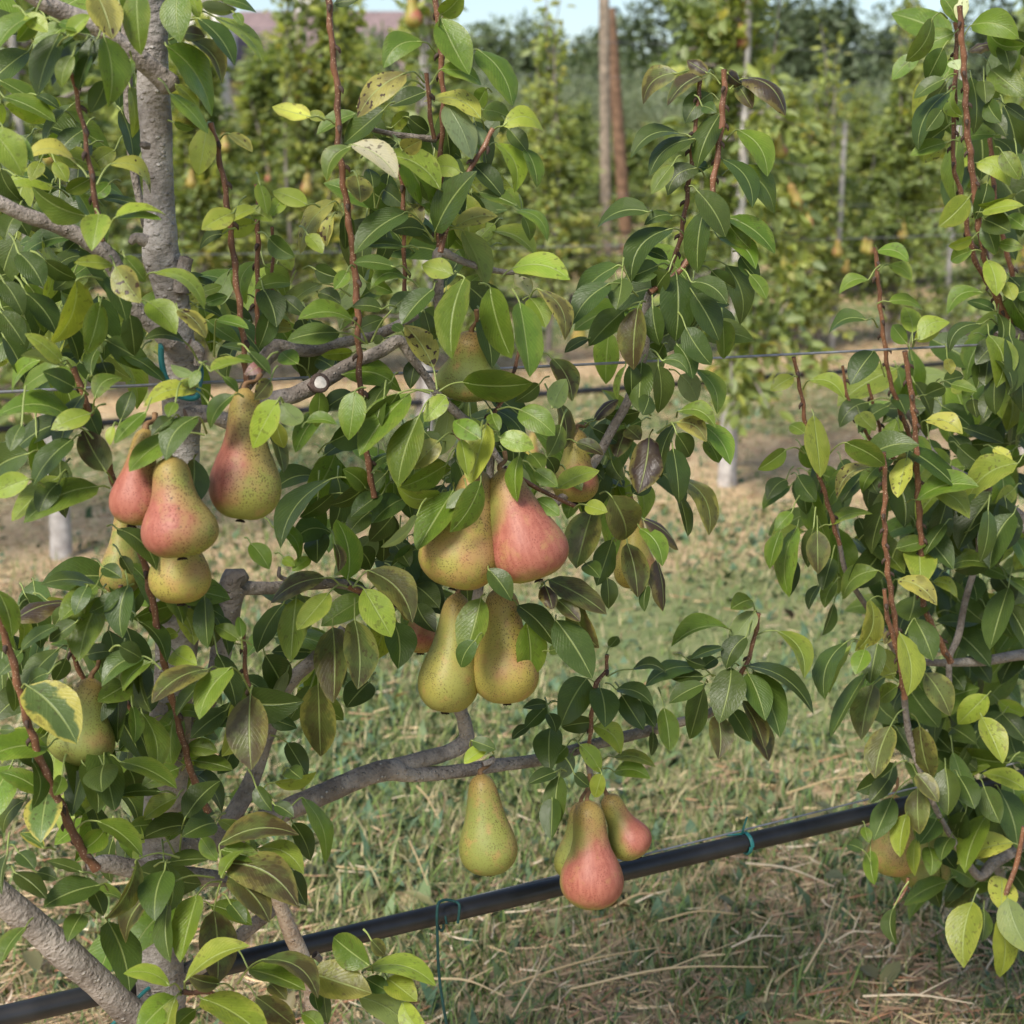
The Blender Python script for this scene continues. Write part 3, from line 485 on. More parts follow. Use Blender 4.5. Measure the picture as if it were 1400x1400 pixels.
def add_leaf_px(mb, ox, oy, t, dep):
    at_ = t.split('@'); k_ = at_[0].split(); bx, by, tx, ty, w_ = [float(q) for q in k_[:5]]; cls = k_[5]; bow = float(k_[6]) if len(k_) > 6 else 0
    x0, y0, x1, y1 = ox + bx * 2.5, oy + by * 2.5, ox + tx * 2.5, oy + ty * 2.5
    d = dep + rng.uniform(-.022, .022); B = at(x0, y0, d); L = math.hypot(x1 - x0, y1 - y0)
    org = None
    if len(at_) > 1:
        u, v = [float(q) for q in at_[1].split()]; org = at(ox + u * 2.5, oy + v * 2.5, dep + .012)
    add_leaf(mb, B, L, ((x1 - x0) / L, -(y1 - y0) / L), w_ * 2.5, cls, bow, org)
def grouped(items, k):
    """split (x, y, ...) items into k compact groups"""
    X = np.array([(q[0], q[1]) for q in items]); r_ = np.random.default_rng(3); c = X[r_.choice(len(X), k, False)]
    for _ in range(30):
        lab = np.argmin(((X[:, None] - c[None]) ** 2).sum(2), 1)
        for j in range(k):
            if (lab == j).any(): c[j] = X[lab == j].mean(0)
    return [[items[i] for i in np.where(lab == j)[0]] for j in range(k) if (lab == j).any()]
POOL = {'M': [], 'R': []}
lines = [l for l in DATA.strip().split('\n') if l.strip()]
for i in range(0, len(lines), 2):
    tile, dep, tr = lines[i].split(); ox, oy = int(tile[0]) * 350, int(tile[1]) * 350
    for t in lines[i + 1].split(';'):
        v = t.split(); POOL[tr].append((ox + float(v[0]) * 2.5, oy + float(v[1]) * 2.5, ox, oy, t, float(dep) / 100))
# shaded leaves deeper in the crowns: cx, cy, rx, ry, how many, nearest and farthest depth across the row
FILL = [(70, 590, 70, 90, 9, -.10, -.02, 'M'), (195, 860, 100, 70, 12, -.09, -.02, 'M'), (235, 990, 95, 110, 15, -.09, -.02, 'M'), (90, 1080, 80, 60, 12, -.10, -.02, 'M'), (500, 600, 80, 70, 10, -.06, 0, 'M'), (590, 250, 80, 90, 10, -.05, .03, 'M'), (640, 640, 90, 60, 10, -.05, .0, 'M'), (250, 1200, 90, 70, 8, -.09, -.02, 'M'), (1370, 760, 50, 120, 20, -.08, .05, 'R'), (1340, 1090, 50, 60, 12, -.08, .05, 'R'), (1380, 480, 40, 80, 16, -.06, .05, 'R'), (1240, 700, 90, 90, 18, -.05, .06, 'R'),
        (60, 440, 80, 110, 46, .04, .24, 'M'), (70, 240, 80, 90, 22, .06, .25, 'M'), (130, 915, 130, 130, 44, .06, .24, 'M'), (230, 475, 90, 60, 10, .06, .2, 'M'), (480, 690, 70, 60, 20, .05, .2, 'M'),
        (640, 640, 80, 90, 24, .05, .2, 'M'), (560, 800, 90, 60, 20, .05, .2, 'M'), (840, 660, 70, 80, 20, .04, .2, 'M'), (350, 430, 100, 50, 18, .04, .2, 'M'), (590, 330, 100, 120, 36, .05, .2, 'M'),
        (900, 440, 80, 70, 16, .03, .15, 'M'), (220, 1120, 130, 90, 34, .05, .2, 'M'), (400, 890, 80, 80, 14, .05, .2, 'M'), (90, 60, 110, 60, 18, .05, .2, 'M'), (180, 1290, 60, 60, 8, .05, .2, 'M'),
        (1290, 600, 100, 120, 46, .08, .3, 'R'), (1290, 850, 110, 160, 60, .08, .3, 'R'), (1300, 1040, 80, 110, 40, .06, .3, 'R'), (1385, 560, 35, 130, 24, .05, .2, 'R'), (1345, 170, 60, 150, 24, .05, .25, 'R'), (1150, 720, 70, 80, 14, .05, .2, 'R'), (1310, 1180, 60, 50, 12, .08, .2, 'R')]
for (cx, cy, rx, ry, n_, d0, d1, tr) in FILL:
    for k_ in range(n_):
        r_ = math.sqrt(rng.random()); th = rng.uniform(0, 6.28); POOL[tr].append((cx + rx * r_ * math.cos(th), cy + ry * r_ * math.sin(th) - 25, None, d0, d1))
for tr, tree, k in (('M', main_tree, 78), ('R', right_tree, 48)):
    for grp in grouped(POOL[tr], k):
        mb = MB()
        for q in grp:
            if q[2] is not None: add_leaf_px(mb, q[2], q[3], q[4], q[5]); continue
            an = rng.normal(-90, 62); L = rng.uniform(48, 88)
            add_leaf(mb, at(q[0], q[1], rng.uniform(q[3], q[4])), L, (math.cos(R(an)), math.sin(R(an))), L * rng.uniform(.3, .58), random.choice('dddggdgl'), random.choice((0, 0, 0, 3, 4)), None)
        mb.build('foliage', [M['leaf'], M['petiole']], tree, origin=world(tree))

# ---------------------------------------------------------------- wood of the near trees
def wood(tree, name, pts, mat, dep=0.0, seg=12, rough=.10, n=6, cap=None, buds=0):
    """pts: (photo x, photo y, photo width[, depth across the row])"""
    P = []; r_ = []
    for q in pts:
        p = at(q[0], q[1], q[3] if len(q) > 3 else dep); P.append(p); r_.append(q[2] * (.36 if mat is M['shoot'] else .44) * np.linalg.norm(p - CAM) / FPX)
    if buds:
        P, r_ = smooth_path(P, r_, 8); d_ = np.concatenate(([0], np.cumsum(np.linalg.norm(np.diff(P, axis=0), axis=1)))); nn_ = max(3, int(d_[-1] / .017)); u_ = np.linspace(0, d_[-1], 2 * nn_ + 1)
        P = np.stack([np.interp(u_, d_, P[:, i]) for i in range(3)], 1); r_ = np.interp(u_, d_, r_) * np.where(np.arange(2 * nn_ + 1) % 2, .94, 1.16); kd = np.array((CR * .8 + CU * .1) * .0011)
        P[2:-1:4] += kd * rng.uniform(.3, 1.3, (len(P[2:-1:4]), 1)); P[4:-1:4] -= kd * rng.uniform(.3, 1.3, (len(P[4:-1:4]), 1)); n = 3; buds = random.choice((6, 6, 12))
    mb = MB(); PP, rr = tube(mb, P, r_, seg, n, rough, 0, capmat=1)
    if buds:
        k0 = 6
        while k0 < len(PP) - 2:
            t = unit(PP[k0 + 1] - PP[k0]); s_ = unit(np.cross(t, rng.normal(0, 1, 3))); b0 = PP[k0] + s_ * rr[k0] * .8
            tube(mb, [b0, b0 + s_ * .003 + t * .0025, b0 + s_ * .0038 + t * .006], [.0022, .0018, .0004], 6, 3, 0, 1); k0 += max(1, int(buds))
    return mb.build(name, [mat, M['bud'] if buds else M['scar']], tree, origin=world(tree))
T_ = main_tree
wood(T_, 'trunk', [(203, -60, 50), (206, 20, 48), (213, 180, 45), (219, 300, 47), (221, 350, 54), (234, 400, 50), (243, 470, 54), (248, 540, 56), (247, 650, 58), (244, 800, 64), (240, 900, 62), (232, 1000, 62), (222, 1150, 62), (216, 1290, 64), (222, 1400, 70), (224, 1700, 86), (224, 2140, 100)], M['bark'], .0, 20, .10, 8)
wood(T_, 'branch', [(20, -22, 24), (70, 8, 27), (125, 33, 28), (175, 68, 30), (212, 98, 32), (232, 116, 36), (238, 122, 22)], M['branch_bark'], -.045, 14, .16)
wood(T_, 'branch', [(-30, 262, 20), (30, 292, 20), (75, 308, 22), (118, 328, 26), (150, 355, 30), (182, 415, 24), (212, 448, 26), (236, 470, 30)], M['branch_bark'], -.02, 14, .18)
wood(T_, 'branch', [(172, 20, 14), (174, 90, 14), (178, 190, 13), (188, 260, 11), (200, 310, 12)], M['branch_bark'], .05, 10, .1)
wood(T_, 'branch', [(255, 352, 20), (249, 375, 22), (247, 400, 24)], M['branch_bark'], -.02, 10, .2)
wood(T_, 'branch', [(255, 572, 30), (285, 566, 26), (325, 578, 22), (372, 548, 28), (402, 540, 26), (438, 522, 27), (480, 498, 21), (520, 480, 20), (546, 466, 19), (562, 488, 14), (580, 512, 13), (600, 540, 14), (625, 565, 14), (655, 590, 12), (690, 640, 10)], M['branch_bark'], -.03, 14, .16)
wood(T_, 'branch', [(330, 540, 14), (352, 505, 22), (372, 480, 26), (382, 472, 18), (420, 480, 19), (470, 468, 17), (520, 456, 16), (570, 430, 12)], M['branch_bark'], .03, 12, .16)
wood(T_, 'branch', [(240, 1160, 40), (320, 1140, 36), (400, 1104, 34), (450, 1082, 32), (500, 1060, 32), (534, 1052, 35), (565, 1058, 24), (610, 1056, 22), (680, 1046, 21), (740, 1038, 20), (800, 1021, 18), (860, 1006, 18), (920, 990, 15), (975, 972, 13), (1005, 935, 10)], M['branch_bark'], .0, 14, .12)
wood(T_, 'branch', [(534, 1052, 30), (570, 1040, 26), (608, 1030, 26), (636, 1012, 26), (634, 985, 22), (626, 950, 20), (640, 880, 18), (655, 800, 16), (665, 700, 14), (672, 620, 12)], M['branch_bark'], .005, 12, .14)
wood(T_, 'branch', [(252, 1010, 30), (290, 940, 30), (306, 870, 34), (316, 815, 36), (322, 795, 44), (330, 803, 22), (370, 804, 19), (430, 799, 17), (475, 800, 16), (540, 830, 11)], M['branch_bark'], .02, 14, .2)
wood(T_, 'branch', [(300, 1145, 28), (340, 1075, 26), (372, 985, 24), (395, 935, 23), (425, 905, 22), (470, 860, 16)], M['branch_bark'], .03, 12, .14)
wood(T_, 'branch', [(-40, 1185, 40), (0, 1225, 40), (50, 1268, 42), (100, 1312, 44), (150, 1358, 44), (205, 1415, 46), (222, 1470, 50)], M['branch_bark'], -.03, 16, .12)
wood(T_, 'branch', [(118, 1185, 14), (145, 1180, 28), (200, 1190, 27), (262, 1196, 26), (305, 1202, 22), (340, 1205, 16), (372, 1215, 20)], M['branch_bark'], -.01, 12, .16)
wood(T_, 'branch', [(365, 1195, 22), (382, 1235, 21), (396, 1272, 23), (412, 1308, 27), (424, 1345, 25), (436, 1410, 26)], M['pale_bark'], -.05, 12, .12)
wood(T_, 'branch', [(222, 1345, 30), (290, 1310, 24), (350, 1262, 22), (380, 1240, 16)], M['branch_bark'], .0, 12, .14)
wood(T_, 'branch', [(690, 640, 12), (730, 665, 9), (760, 680, 8), (786, 692, 9)], M['shoot'], -.10, 8, .05)
wood(T_, 'branch', [(665, 720, 16), (740, 700, 15), (800, 650, 15), (838, 585, 15), (862, 540, 15), (880, 480, 16), (884, 420, 15), (888, 400, 12)], M['branch_bark'], -.0, 10, .12)
wood(T_, 'branch', [(600, 450, 14), (600, 380, 15), (600, 345, 16), (640, 360, 11), (690, 372, 9), (735, 370, 7)], M['branch_bark'], -.05, 10, .12)
wood(T_, 'branch', [(500, 175, 7), (540, 184, 9), (590, 190, 10), (606, 192, 10)], M['branch_bark'], .0, 8, .1)
for b_ in ([(660, 1045, 9), (672, 1040, 10), (676, 1036, 7)], [(795, 1022, 10), (803, 1040, 10), (808, 1062, 9)], [(205, 200, 10), (198, 199, 13), (192, 197, 8)], [(200, 330, 20), (186, 325, 16), (178, 333, 8)], [(258, 470, 20), (272, 480, 18), (270, 500, 12)], [(428, 800, 8), (385, 790, 7), (382, 775, 5)], [(430, 1305, 12), (438, 1312, 9)]):
    wood(T_, 'spur', [(a_, c_, d_) for a_, c_, d_ in b_], M['branch_bark'], -.03, 8, .25, 4)
SHOOTS = [([(447, -20, 11), (455, 70, 11), (462, 130, 11), (463, 200, 11), (473, 270, 12), (483, 350, 12), (488, 410, 13), (490, 470, 11), (494, 560, 11), (503, 630, 12), (512, 680, 11)], -.05),
          ([(594, -10, 11), (601, 50, 11), (604, 100, 11), (606, 150, 9), (603, 200, 9), (600, 345, 11)], -.02), ([(91, 85, 9), (103, 120, 8), (115, 180, 8), (124, 235, 9), (133, 290, 10), (140, 330, 10)], -.07),
          ([(288, 168, 9), (298, 205, 10), (310, 270, 10), (317, 330, 11), (325, 400, 11), (334, 480, 11), (338, 545, 11)], -.04), ([(100, 502, 11), (120, 555, 11), (135, 600, 11), (155, 655, 12), (190, 745, 12), (206, 810, 12), (225, 905, 12), (243, 985, 12), (266, 1070, 12), (285, 1110, 13)], -.055),
          ([(-8, 830, 12), (15, 895, 13), (36, 980, 13), (58, 1045, 14), (85, 1105, 15), (108, 1155, 16), (132, 1188, 18)], -.10), ([(674, 176, 8), (660, 202, 9), (645, 228, 9), (635, 245, 8), (615, 300, 9), (602, 345, 10)], -.07),
          ([(583, 100, 8), (586, 130, 8), (590, 170, 8), (594, 190, 8)], -.04), ([(544, 226, 8), (550, 255, 8), (552, 290, 8), (553, 400, 8)], -.02), ([(351, 252, 8), (353, 290, 9), (352, 350, 9), (352, 470, 9)], .02), ([(372, 310, 6), (374, 350, 6), (371, 385, 6), (370, 470, 7)], .03),
          ([(990, 95, 10), (989, 140, 11), (985, 185, 11), (976, 245, 11), (968, 290, 10), (945, 345, 10), (925, 375, 10), (888, 400, 12)], -.04), ([(957, 110, 8), (952, 160, 8), (946, 215, 9), (937, 285, 9), (925, 345, 9), (905, 385, 9), (888, 400, 12)], -.01),
          ([(1037, 838, 8), (1034, 860, 8), (1025, 895, 8), (1012, 925, 9), (1005, 940, 9)], -.05), ([(830, 895, 7), (827, 920, 7), (815, 938, 9), (805, 1020, 8)], -.03), ([(333, 860, 7), (335, 905, 8), (343, 945, 8), (372, 985, 9)], -.08), ([(250, 1356, 9), (268, 1358, 10), (290, 1358, 9), (330, 1400, 10)], -.17),
          ([(165, 800, 8), (166, 840, 8), (160, 880, 9), (150, 930, 10), (200, 990, 12)], .03), ([(92, 815, 8), (96, 850, 8), (98, 890, 9), (130, 960, 10)], -.02), ([(710, 480, 6), (704, 500, 7), (690, 540, 7), (660, 590, 9)], -.03), ([(476, 800, 9), (480, 804, 10), (560, 835, 8)], -.06)]
for pts, dep in SHOOTS: wood(T_, 'shoot', pts, M['shoot'], dep, 8, .06, 6, buds=random.choice((4, 5, 6)))
b_ = wood(T_, 'branch', [(425, 532, 20), (432, 526, 21), (437, 523, 20)], M['scar'], -.045, 12, .1)
P0 = at(438, 523, -.062); mb = MB(); k0 = np.arange(20) * 2 * math.pi / 20; dn = unit(unit(CAM - P0) + np.array((.25, 0, .2))); xa = unit(np.cross(dn, (0, 0, 1))); ya = np.cross(dn, xa)
ring = np.array([P0 + (xa * math.cos(a_) * .0056 + ya * math.sin(a_) * .0056) * (1 + .06 * math.sin(3 * a_)) for a_ in k0])
mb.add(np.vstack((ring, ring - dn * .012, P0 + dn * .001)), [(i, (i + 1) % 20, 40) for i in range(20)] + [((i + 1) % 20, i, i + 20, (i + 1) % 20 + 20) for i in range(20)])
o = mb.build('pruning_cut', M['cut'], b_, smooth=False, origin=world(T_)); o['label'] = 'round pale pruning cut'
mb = MB(); ring2 = [P0 - dn * .002 + (xa * math.cos(a_) + ya * math.sin(a_)) * .0069 for a_ in np.linspace(0, 2 * math.pi, 17)]
tube(mb, ring2, [.0022] * 17, 7, 2, .2); mb.build('callus', M['scar'], b_, origin=world(T_))

T_ = right_tree
wood(T_, 'trunk', [(1425, -60, 40), (1430, 200, 42), (1436, 500, 44), (1438, 800, 46), (1440, 1100, 50), (1440, 1500, 56), (1440, 1900, 64)], M['bark'], .06, 16, .1, 6)
wood(T_, 'branch', [(1238, 560, 8), (1258, 595, 10), (1285, 632, 12), (1310, 648, 14), (1350, 670, 18), (1405, 720, 24), (1438, 760, 26)], M['branch_bark'], .04, 10, .14)
wood(T_, 'branch', [(1340, 735, 14), (1360, 732, 12), (1400, 722, 12), (1440, 712, 18)], M['branch_bark'], -.02, 10, .14)
wood(T_, 'branch', [(1338, 735, 10), (1337, 760, 10), (1320, 820, 10), (1310, 870, 10), (1298, 900, 10), (1298, 945, 9)], M['branch_bark'], .02, 8, .12)
wood(T_, 'branch', [(1140, 705, 7), (1148, 745, 7), (1160, 790, 8), (1200, 850, 9), (1240, 900, 10), (1330, 905, 14), (1400, 895, 18), (1438, 900, 20)], M['branch_bark'], .04, 8, .12)
wood(T_, 'branch', [(1236, 950, 10), (1242, 1000, 10), (1255, 1045, 9), (1272, 1090, 8), (1295, 1135, 9), (1322, 1178, 10), (1340, 1198, 15), (1358, 1180, 18), (1390, 1160, 18), (1438, 1120, 22)], M['branch_bark'], -.03, 10, .14)
wood(T_, 'branch', [(1362, 460, 12), (1385, 456, 22), (1410, 470, 28), (1436, 500, 30)], M['branch_bark'], -.02, 10, .18)
wood(T_, 'branch', [(1400, 1130, 8), (1390, 1180, 9), (1376, 1220, 9), (1372, 1245, 7)], M['shoot'], -.07, 8, .1)
for pts, dep in [([(1312, 8, 9), (1315, 50, 10), (1320, 120, 10), (1322, 170, 11), (1328, 225, 11), (1336, 290, 12), (1346, 345, 13), (1360, 400, 13), (1385, 456, 15)], -.02), ([(1306, 30, 8), (1308, 60, 8), (1303, 215, 8), (1310, 250, 8), (1322, 310, 9), (1335, 360, 10), (1360, 400, 10)], .02),
                 ([(1352, 150, 7), (1356, 220, 8), (1362, 280, 8), (1380, 360, 9), (1400, 440, 12)], .06), ([(1237, 480, 9), (1243, 520, 10), (1250, 570, 10), (1253, 620, 10), (1256, 690, 11), (1260, 750, 11), (1264, 830, 12), (1300, 905, 12)], -.03),
                 ([(1197, 338, 8), (1201, 390, 8), (1207, 450, 8), (1215, 510, 8), (1226, 548, 9), (1245, 600, 9)], .04), ([(1085, 488, 7), (1094, 530, 7), (1102, 580, 8), (1112, 625, 8), (1125, 665, 8), (1148, 745, 8)], -.01), ([(1152, 500, 5), (1160, 545, 6), (1190, 600, 7), (1240, 640, 8)], .08), ([(1187, 525, 5), (1195, 560, 6), (1203, 590, 6), (1210, 660, 8)], .08),
                 ([(1208, 618, 8), (1210, 660, 9), (1209, 720, 9), (1214, 780, 10), (1218, 810, 10), (1225, 860, 10), (1232, 920, 10), (1237, 955, 11)], -.05), ([(1209, 805, 7), (1212, 835, 9), (1220, 868, 9), (1230, 900, 9)], -.06), ([(1242, 1200, 5), (1235, 1222, 5), (1222, 1238, 4)], -.05)]:
    wood(T_, 'shoot', pts, M['shoot'], dep, 8, .06, 6, buds=random.choice((4, 5, 6)))

# ---------------------------------------------------------------- pears
PROF_T = [0, .012, .035, .08, .15, .25, .35, .45, .55, .65, .73, .81, .88, .94, .98, 1.0]
PROF_R = [0, .14, .27, .39, .46, .49, .53, .63, .82, .955, 1.0, .955, .82, .58, .30, .08]      # bulbous with a straight neck
PROF_C = [0, .14, .26, .36, .45, .54, .635, .735, .855, .96, 1.0, .965, .85, .62, .34, .09]    # conical
def pear_body_mesh(L, D, bend=0.0, neck=1.0, seed=0, conic=.4):
    """axis along -z from the neck tip at the origin; red cheek towards +x"""
    n_, seg = 44, 40; t = np.linspace(0, 1, n_) ** .92; r_ = np.interp(t, PROF_T, PROF_R) * (1 - conic) + np.interp(t, PROF_T, PROF_C) * conic
    for _ in range(2): r_[1:-1] = (r_[:-2] + 2 * r_[1:-1] + r_[2:]) / 4
    r_ = r_ * (1 + (neck - 1) * .55 * np.clip(1 - t / .5, 0, 1)); r_ = r_ / r_.max() * D / 2
    z = -t * L; dip = np.clip((t - .94) / .06, 0, 1) ** 2 * L * .035; z = z + dip
    rs = np.random.default_rng(seed); ph_ = rs.uniform(0, 6, 4); V = []; 
    for i in range(n_):
        for k_ in range(seg):
            a_ = 2 * math.pi * k_ / seg
            rr = r_[i] * (1 + .034 * math.sin(2 * a_ + ph_[0] + 2 * t[i]) + .022 * math.sin(3 * a_ + ph_[1] + 5 * t[i]) + .012 * math.sin(9 * t[i] + a_ + ph_[2]))
            V.append((rr * math.cos(a_) + bend * (1 - t[i]) ** 2, rr * math.sin(a_), z[i]))
    F = [(i * seg + k_, (i + 1) * seg + k_, (i + 1) * seg + (k_ + 1) % seg, i * seg + (k_ + 1) % seg) for i in range(n_ - 1) for k_ in range(seg)]
    V.append((bend, 0, .0)); F += [(k_, (k_ + 1) % seg, n_ * seg) for k_ in range(seg)]
    V.append((0, 0, z[-1])); e = (n_ - 1) * seg; F += [(e + (k_ + 1) % seg, e + k_, n_ * seg + 1) for k_ in range(seg)]
    me = bpy.data.meshes.new('body'); me.from_pydata([tuple(v) for v in V], [], F); me.materials.append(M['pear']); me.polygons.foreach_set('use_smooth', [True] * len(F)); me.update(); return me
def pear(nx, ny, bx, by, wpx, dep, face, col, label, stalk=None, bend=0.0, neck=1.0, tilt=0.0, seed=0, row=0, group=None):
    """neck tip and bottom in the photo, breadth in px; face: where the red cheek points (degrees, 0 right, 90 to the camera, 180 left)"""
    P = at(nx, ny, dep, row); sc = np.linalg.norm(P - CAM) / FPX; Lp = math.hypot(bx - nx, by - ny) * sc
    axis = unit(CR * (nx - bx) + CU * (by - ny)); tc = unit(CAM - P); axis = unit(axis + tc * math.sin(R(tilt))); L = Lp / max(.35, abs(math.cos(R(tilt))))
    root = empty('pear', P); tag(root, label, 'pear', group or 'pears on the near trees')
    me = pear_body_mesh(L, wpx * sc, bend * sc, 1 + (neck - 1) * .5, seed, {1: .5, 2: .15, 3: .25, 6: .4, 7: .85, 8: .35, 9: .25, 10: .7, 11: .0, 12: .0}.get(seed, .4)); b = bpy.data.objects.new('body', me); link(b, root)
    z = Vector(axis); x = Vector(CR * math.cos(R(face)) + tc * math.sin(R(face))); x = (x - z * x.dot(z)).normalized(); y = z.cross(x)
    rot = Matrix((x, y, z)).transposed(); b.rotation_euler = rot.to_euler(); b.color = (*col, 1)
    tip = np.array(rot @ Vector((bend * sc, 0, -.001)))
    s_ = at(stalk[0], stalk[1], dep + .01, row) - P if stalk else tip + axis * .022 + CR * .004
    mb = MB(); md = (tip + s_) / 2 + CR * .0025; tube(mb, [tip - axis * .004, tip + axis * .003, md, s_], [.0034, .0023, .0018, .0026], 8, 4, .1); mb.build('stalk', M['stalk'], root)
    mb = MB(); bt = np.array(rot @ Vector((0, 0, -L * .975)))
    xx, yy = np.array(x), np.array(y)
    for k_ in range(5):
        a_ = k_ * 2 * math.pi / 5; d_ = xx * math.cos(a_) + yy * math.sin(a_); tube(mb, [bt, bt + d_ * .003 - axis * .0005, bt + d_ * .0045 - axis * .0012], [.0015, .0011, .0004], 5, 3)
    mb.build('calyx', M['calyx'], root); return root
pear(200, 583, 180, 718, 66, -.115, 130, (1.15, .5, .3), 'slender red pear on the left of the upper left bunch, half behind a leaf', (212, 566), 0, .9, 0, 1)
pear(232, 622, 249, 763, 100, -.145, 150, (1.12, .25, .5), 'large two tone pear, red left and green right, with a leaf over its middle', (240, 600), 0, 1.1, 0, 2)
pear(352, 530, 329, 713, 94, -.115, 168, (1.0, .3, .3), 'long bent neck pear, red left half and speckled green right half', (356, 512), 16, 1.0, 0, 3)
pear(240, 690, 248, 826, 82, -.085, 60, (.38, 1.0, .8), 'yellow green russet pear hanging low behind the two tone pear', (245, 660), 0, 1.2, 0, 4)
pear(170, 690, 165, 812, 56, .12, 0, (.20, .3, .8), 'shaded brownish green pear hidden behind the slender red pear', None, 0, 1, 0, 5)
pear(657, 640, 618, 809, 107, -.10, 90, (.45, .85, .9), 'tan russet speckled pear with leaves lying over its neck', (655, 615), 0, 1.2, 0, 6)
pear(684, 640, 737, 797, 106, -.11, 80, (1.22, .5, .5), 'big rosy red pear in the middle of the picture with brown russet neck', (690, 618), 0, 1.25, 0, 7)
pear(627, 808, 608, 978, 86, -.06, 60, (.35, .6, .5), 'green and yellow pear with long neck, left of the hanging pair', (645, 800), 0, 1.1, 0, 8)
pear(684, 800, 694, 966, 97, -.075, 110, (.42, .95, .55), 'golden yellow pear with brown spots, right of the hanging pair', (688, 788), 0, 1.2, 0, 9)
pear(657, 1055, 671, 1197, 81, -.03, 90, (.02, .22, .6), 'single yellow green speckled pear hanging alone below the lowest branch', (672, 1036), 5, 1.1, 0, 10)
pear(803, 1092, 813, 1243, 89, -.05, 80, (1.18, .4, .35), 'red cheeked pear hanging in front of the black pipe', (806, 1058), 0, 1.3, 0, 11)
pear(829, 1085, 873, 1172, 62, -.02, 40, (1.1, .5, .4), 'small rosy pear to the right of the pear before the pipe', (812, 1060), 0, 1.25, 0, 12)
pear(795, 1094, 790, 1206, 66, -.005, 0, (.15, .2, .3), 'pale green pear almost hidden behind the pear before the pipe', (803, 1062), 0, 1.1, 0, 13)
pear(645, 452, 643, 540, 96, -.04, 0, (.0, .1, .5), 'green pear freckled brown seen among leaves above the middle of the tree', None, 0, 1.5, 28, 14)
pear(125, 925, 108, 1044, 84, -.045, 60, (.35, .2, .3), 'dull green pear in shade behind the leaves at lower left', None, 0, 1.2, 0, 15)
pear(866, 700, 868, 808, 60, .0, 30, (.55, 1.0, .6), 'orange yellow pear half covered by bronzed leaves at the right of the tree', (862, 680), 0, 1.2, 0, 16)
pear(789, 585, 786, 690, 64, .02, 90, (.7, .9, .4), 'peach coloured pear with curled brown stalk hidden behind the rosy pear', (802, 580), 0, 1.1, 0, 17)
pear(576, 812, 575, 895, 46, .05, 90, (.9, 1.0, .9), 'shaded orange brown pear behind the leaves left of the hanging pair', None, 0, 1.2, 0, 18)
pear(1222, 1085, 1222, 1195, 66, .05, 150, (.4, .5, .8), 'shaded brownish pear in the lowest leaves of the tree at right', None, 0, 1.2, 0, 19)
pear(1266, 1105, 1262, 1214, 66, .08, 0, (.2, .3, .5), 'shaded green pear beside the brownish pear of the tree at right', None, 0, 1.2, 0, 20)

# ---------------------------------------------------------------- pipes, wires and ties of the near row
def extend(p, q, a, b): d = q - p; return p + d * a, p + d * b
def straight(name, p, q, r_, mat, sag=0, seg=14, n=24):
    t = np.linspace(0, 1, n)[:, None]; P = p * (1 - t) + q * t; P[:, 2] -= sag * (4 * t * (1 - t))[:, 0]; mb = MB(); tube(mb, P, [r_] * n, seg, 2, 0); return mb.build(name, mat)
h0, h1 = at(0, 1391, .03), at(1190, 1112, .03); h0, h1 = extend(h0, h1, -.25, 3.0)
tag(straight('drip_hose', h0, h1, .0111, M['hose'], 0, 20), 'black plastic irrigation pipe running along the near row below the pears', 'irrigation pipe')
h0, h1 = at(0, 1318, .035), at(560, 1248, .035); q0, q1 = at(350, 1299, .035), at(1190, 1092, .035); h0, h1 = extend(q0, q1, -.9, 3.0)
tag(straight('support_wire', h0, h1, .0012, M['wire'], 0, 6), 'thin wire carrying the black pipe of the near row', 'wire')
h0, h1 = extend(at(0, 534, .01), at(1340, 467, .01), -.25, 2.5)
tag(straight('trellis_wire', h0, h1, .0014, M['wire'], .004, 6), 'thin grey trellis wire stretched through the near row above the pears', 'wire')
def loop(mb, p, ax, r_, th, turns=1.0, ph0=0):
    ax = unit(ax); x = unit(np.cross(ax, (0, 0, 1))); y = np.cross(ax, x); a_ = np.linspace(0, 2 * math.pi * turns, int(16 * turns) + 1) + ph0
    P = [p + (x * math.cos(k_) + y * math.sin(k_)) * r_ + ax * .004 * (i / len(a_)) for i, k_ in enumerate(a_)]; tube(mb, P, [th] * len(P), 7, 2); return P
hd = at(1190, 1112, .03) - at(0, 1391, .03)
mb = MB(); p = at(1018, 1153, .03); loop(mb, p, hd, .0126, .0016, 2.0); k_ = p + np.array((-.004, -.002, .0132))
tube(mb, [k_, k_ + np.array((.001, -.006, .012)), k_ + np.array((.004, -.008, .026))], [.0013, .0013, .0011], 6, 4); tube(mb, [k_, k_ + np.array((-.010, -.004, .001)), k_ + np.array((-.020, -.003, .0))], [.0013, .0013, .0011], 6, 4)
tag(mb.build('plastic_tie', M['tie']), 'turquoise plastic tie knotted round the black pipe at right', 'tie')
mb = MB(); p = at(186, 1352, .01); tube(mb, [p + np.array((-.016, -.036, -.018)), p + np.array((0, -.040, .0)), p + np.array((.016, -.028, .014)), p + np.array((.028, .0, .012))], [.002] * 4, 7, 5); loop(mb, at(196, 1348, .03), hd, .0135, .0018)
tag(mb.build('plastic_tie', M['tie']), 'turquoise plastic tie holding the low branch to the pipe at bottom left', 'tie')
mb = MB(); pp = [at(*q, -.045) for q in ((220, 476), (221, 495), (226, 515), (233, 527), (245, 541), (262, 545), (270, 542))]; tube(mb, pp, [.0026] * 7, 8, 4); tube(mb, [pp[0], at(222, 470, .0), at(245, 465, .035), at(274, 500, .03), pp[-1]], [.0024] * 5, 8, 4)
tag(mb.build('plastic_tie', M['tie']), 'turquoise plastic band looped round the grey trunk', 'tie')
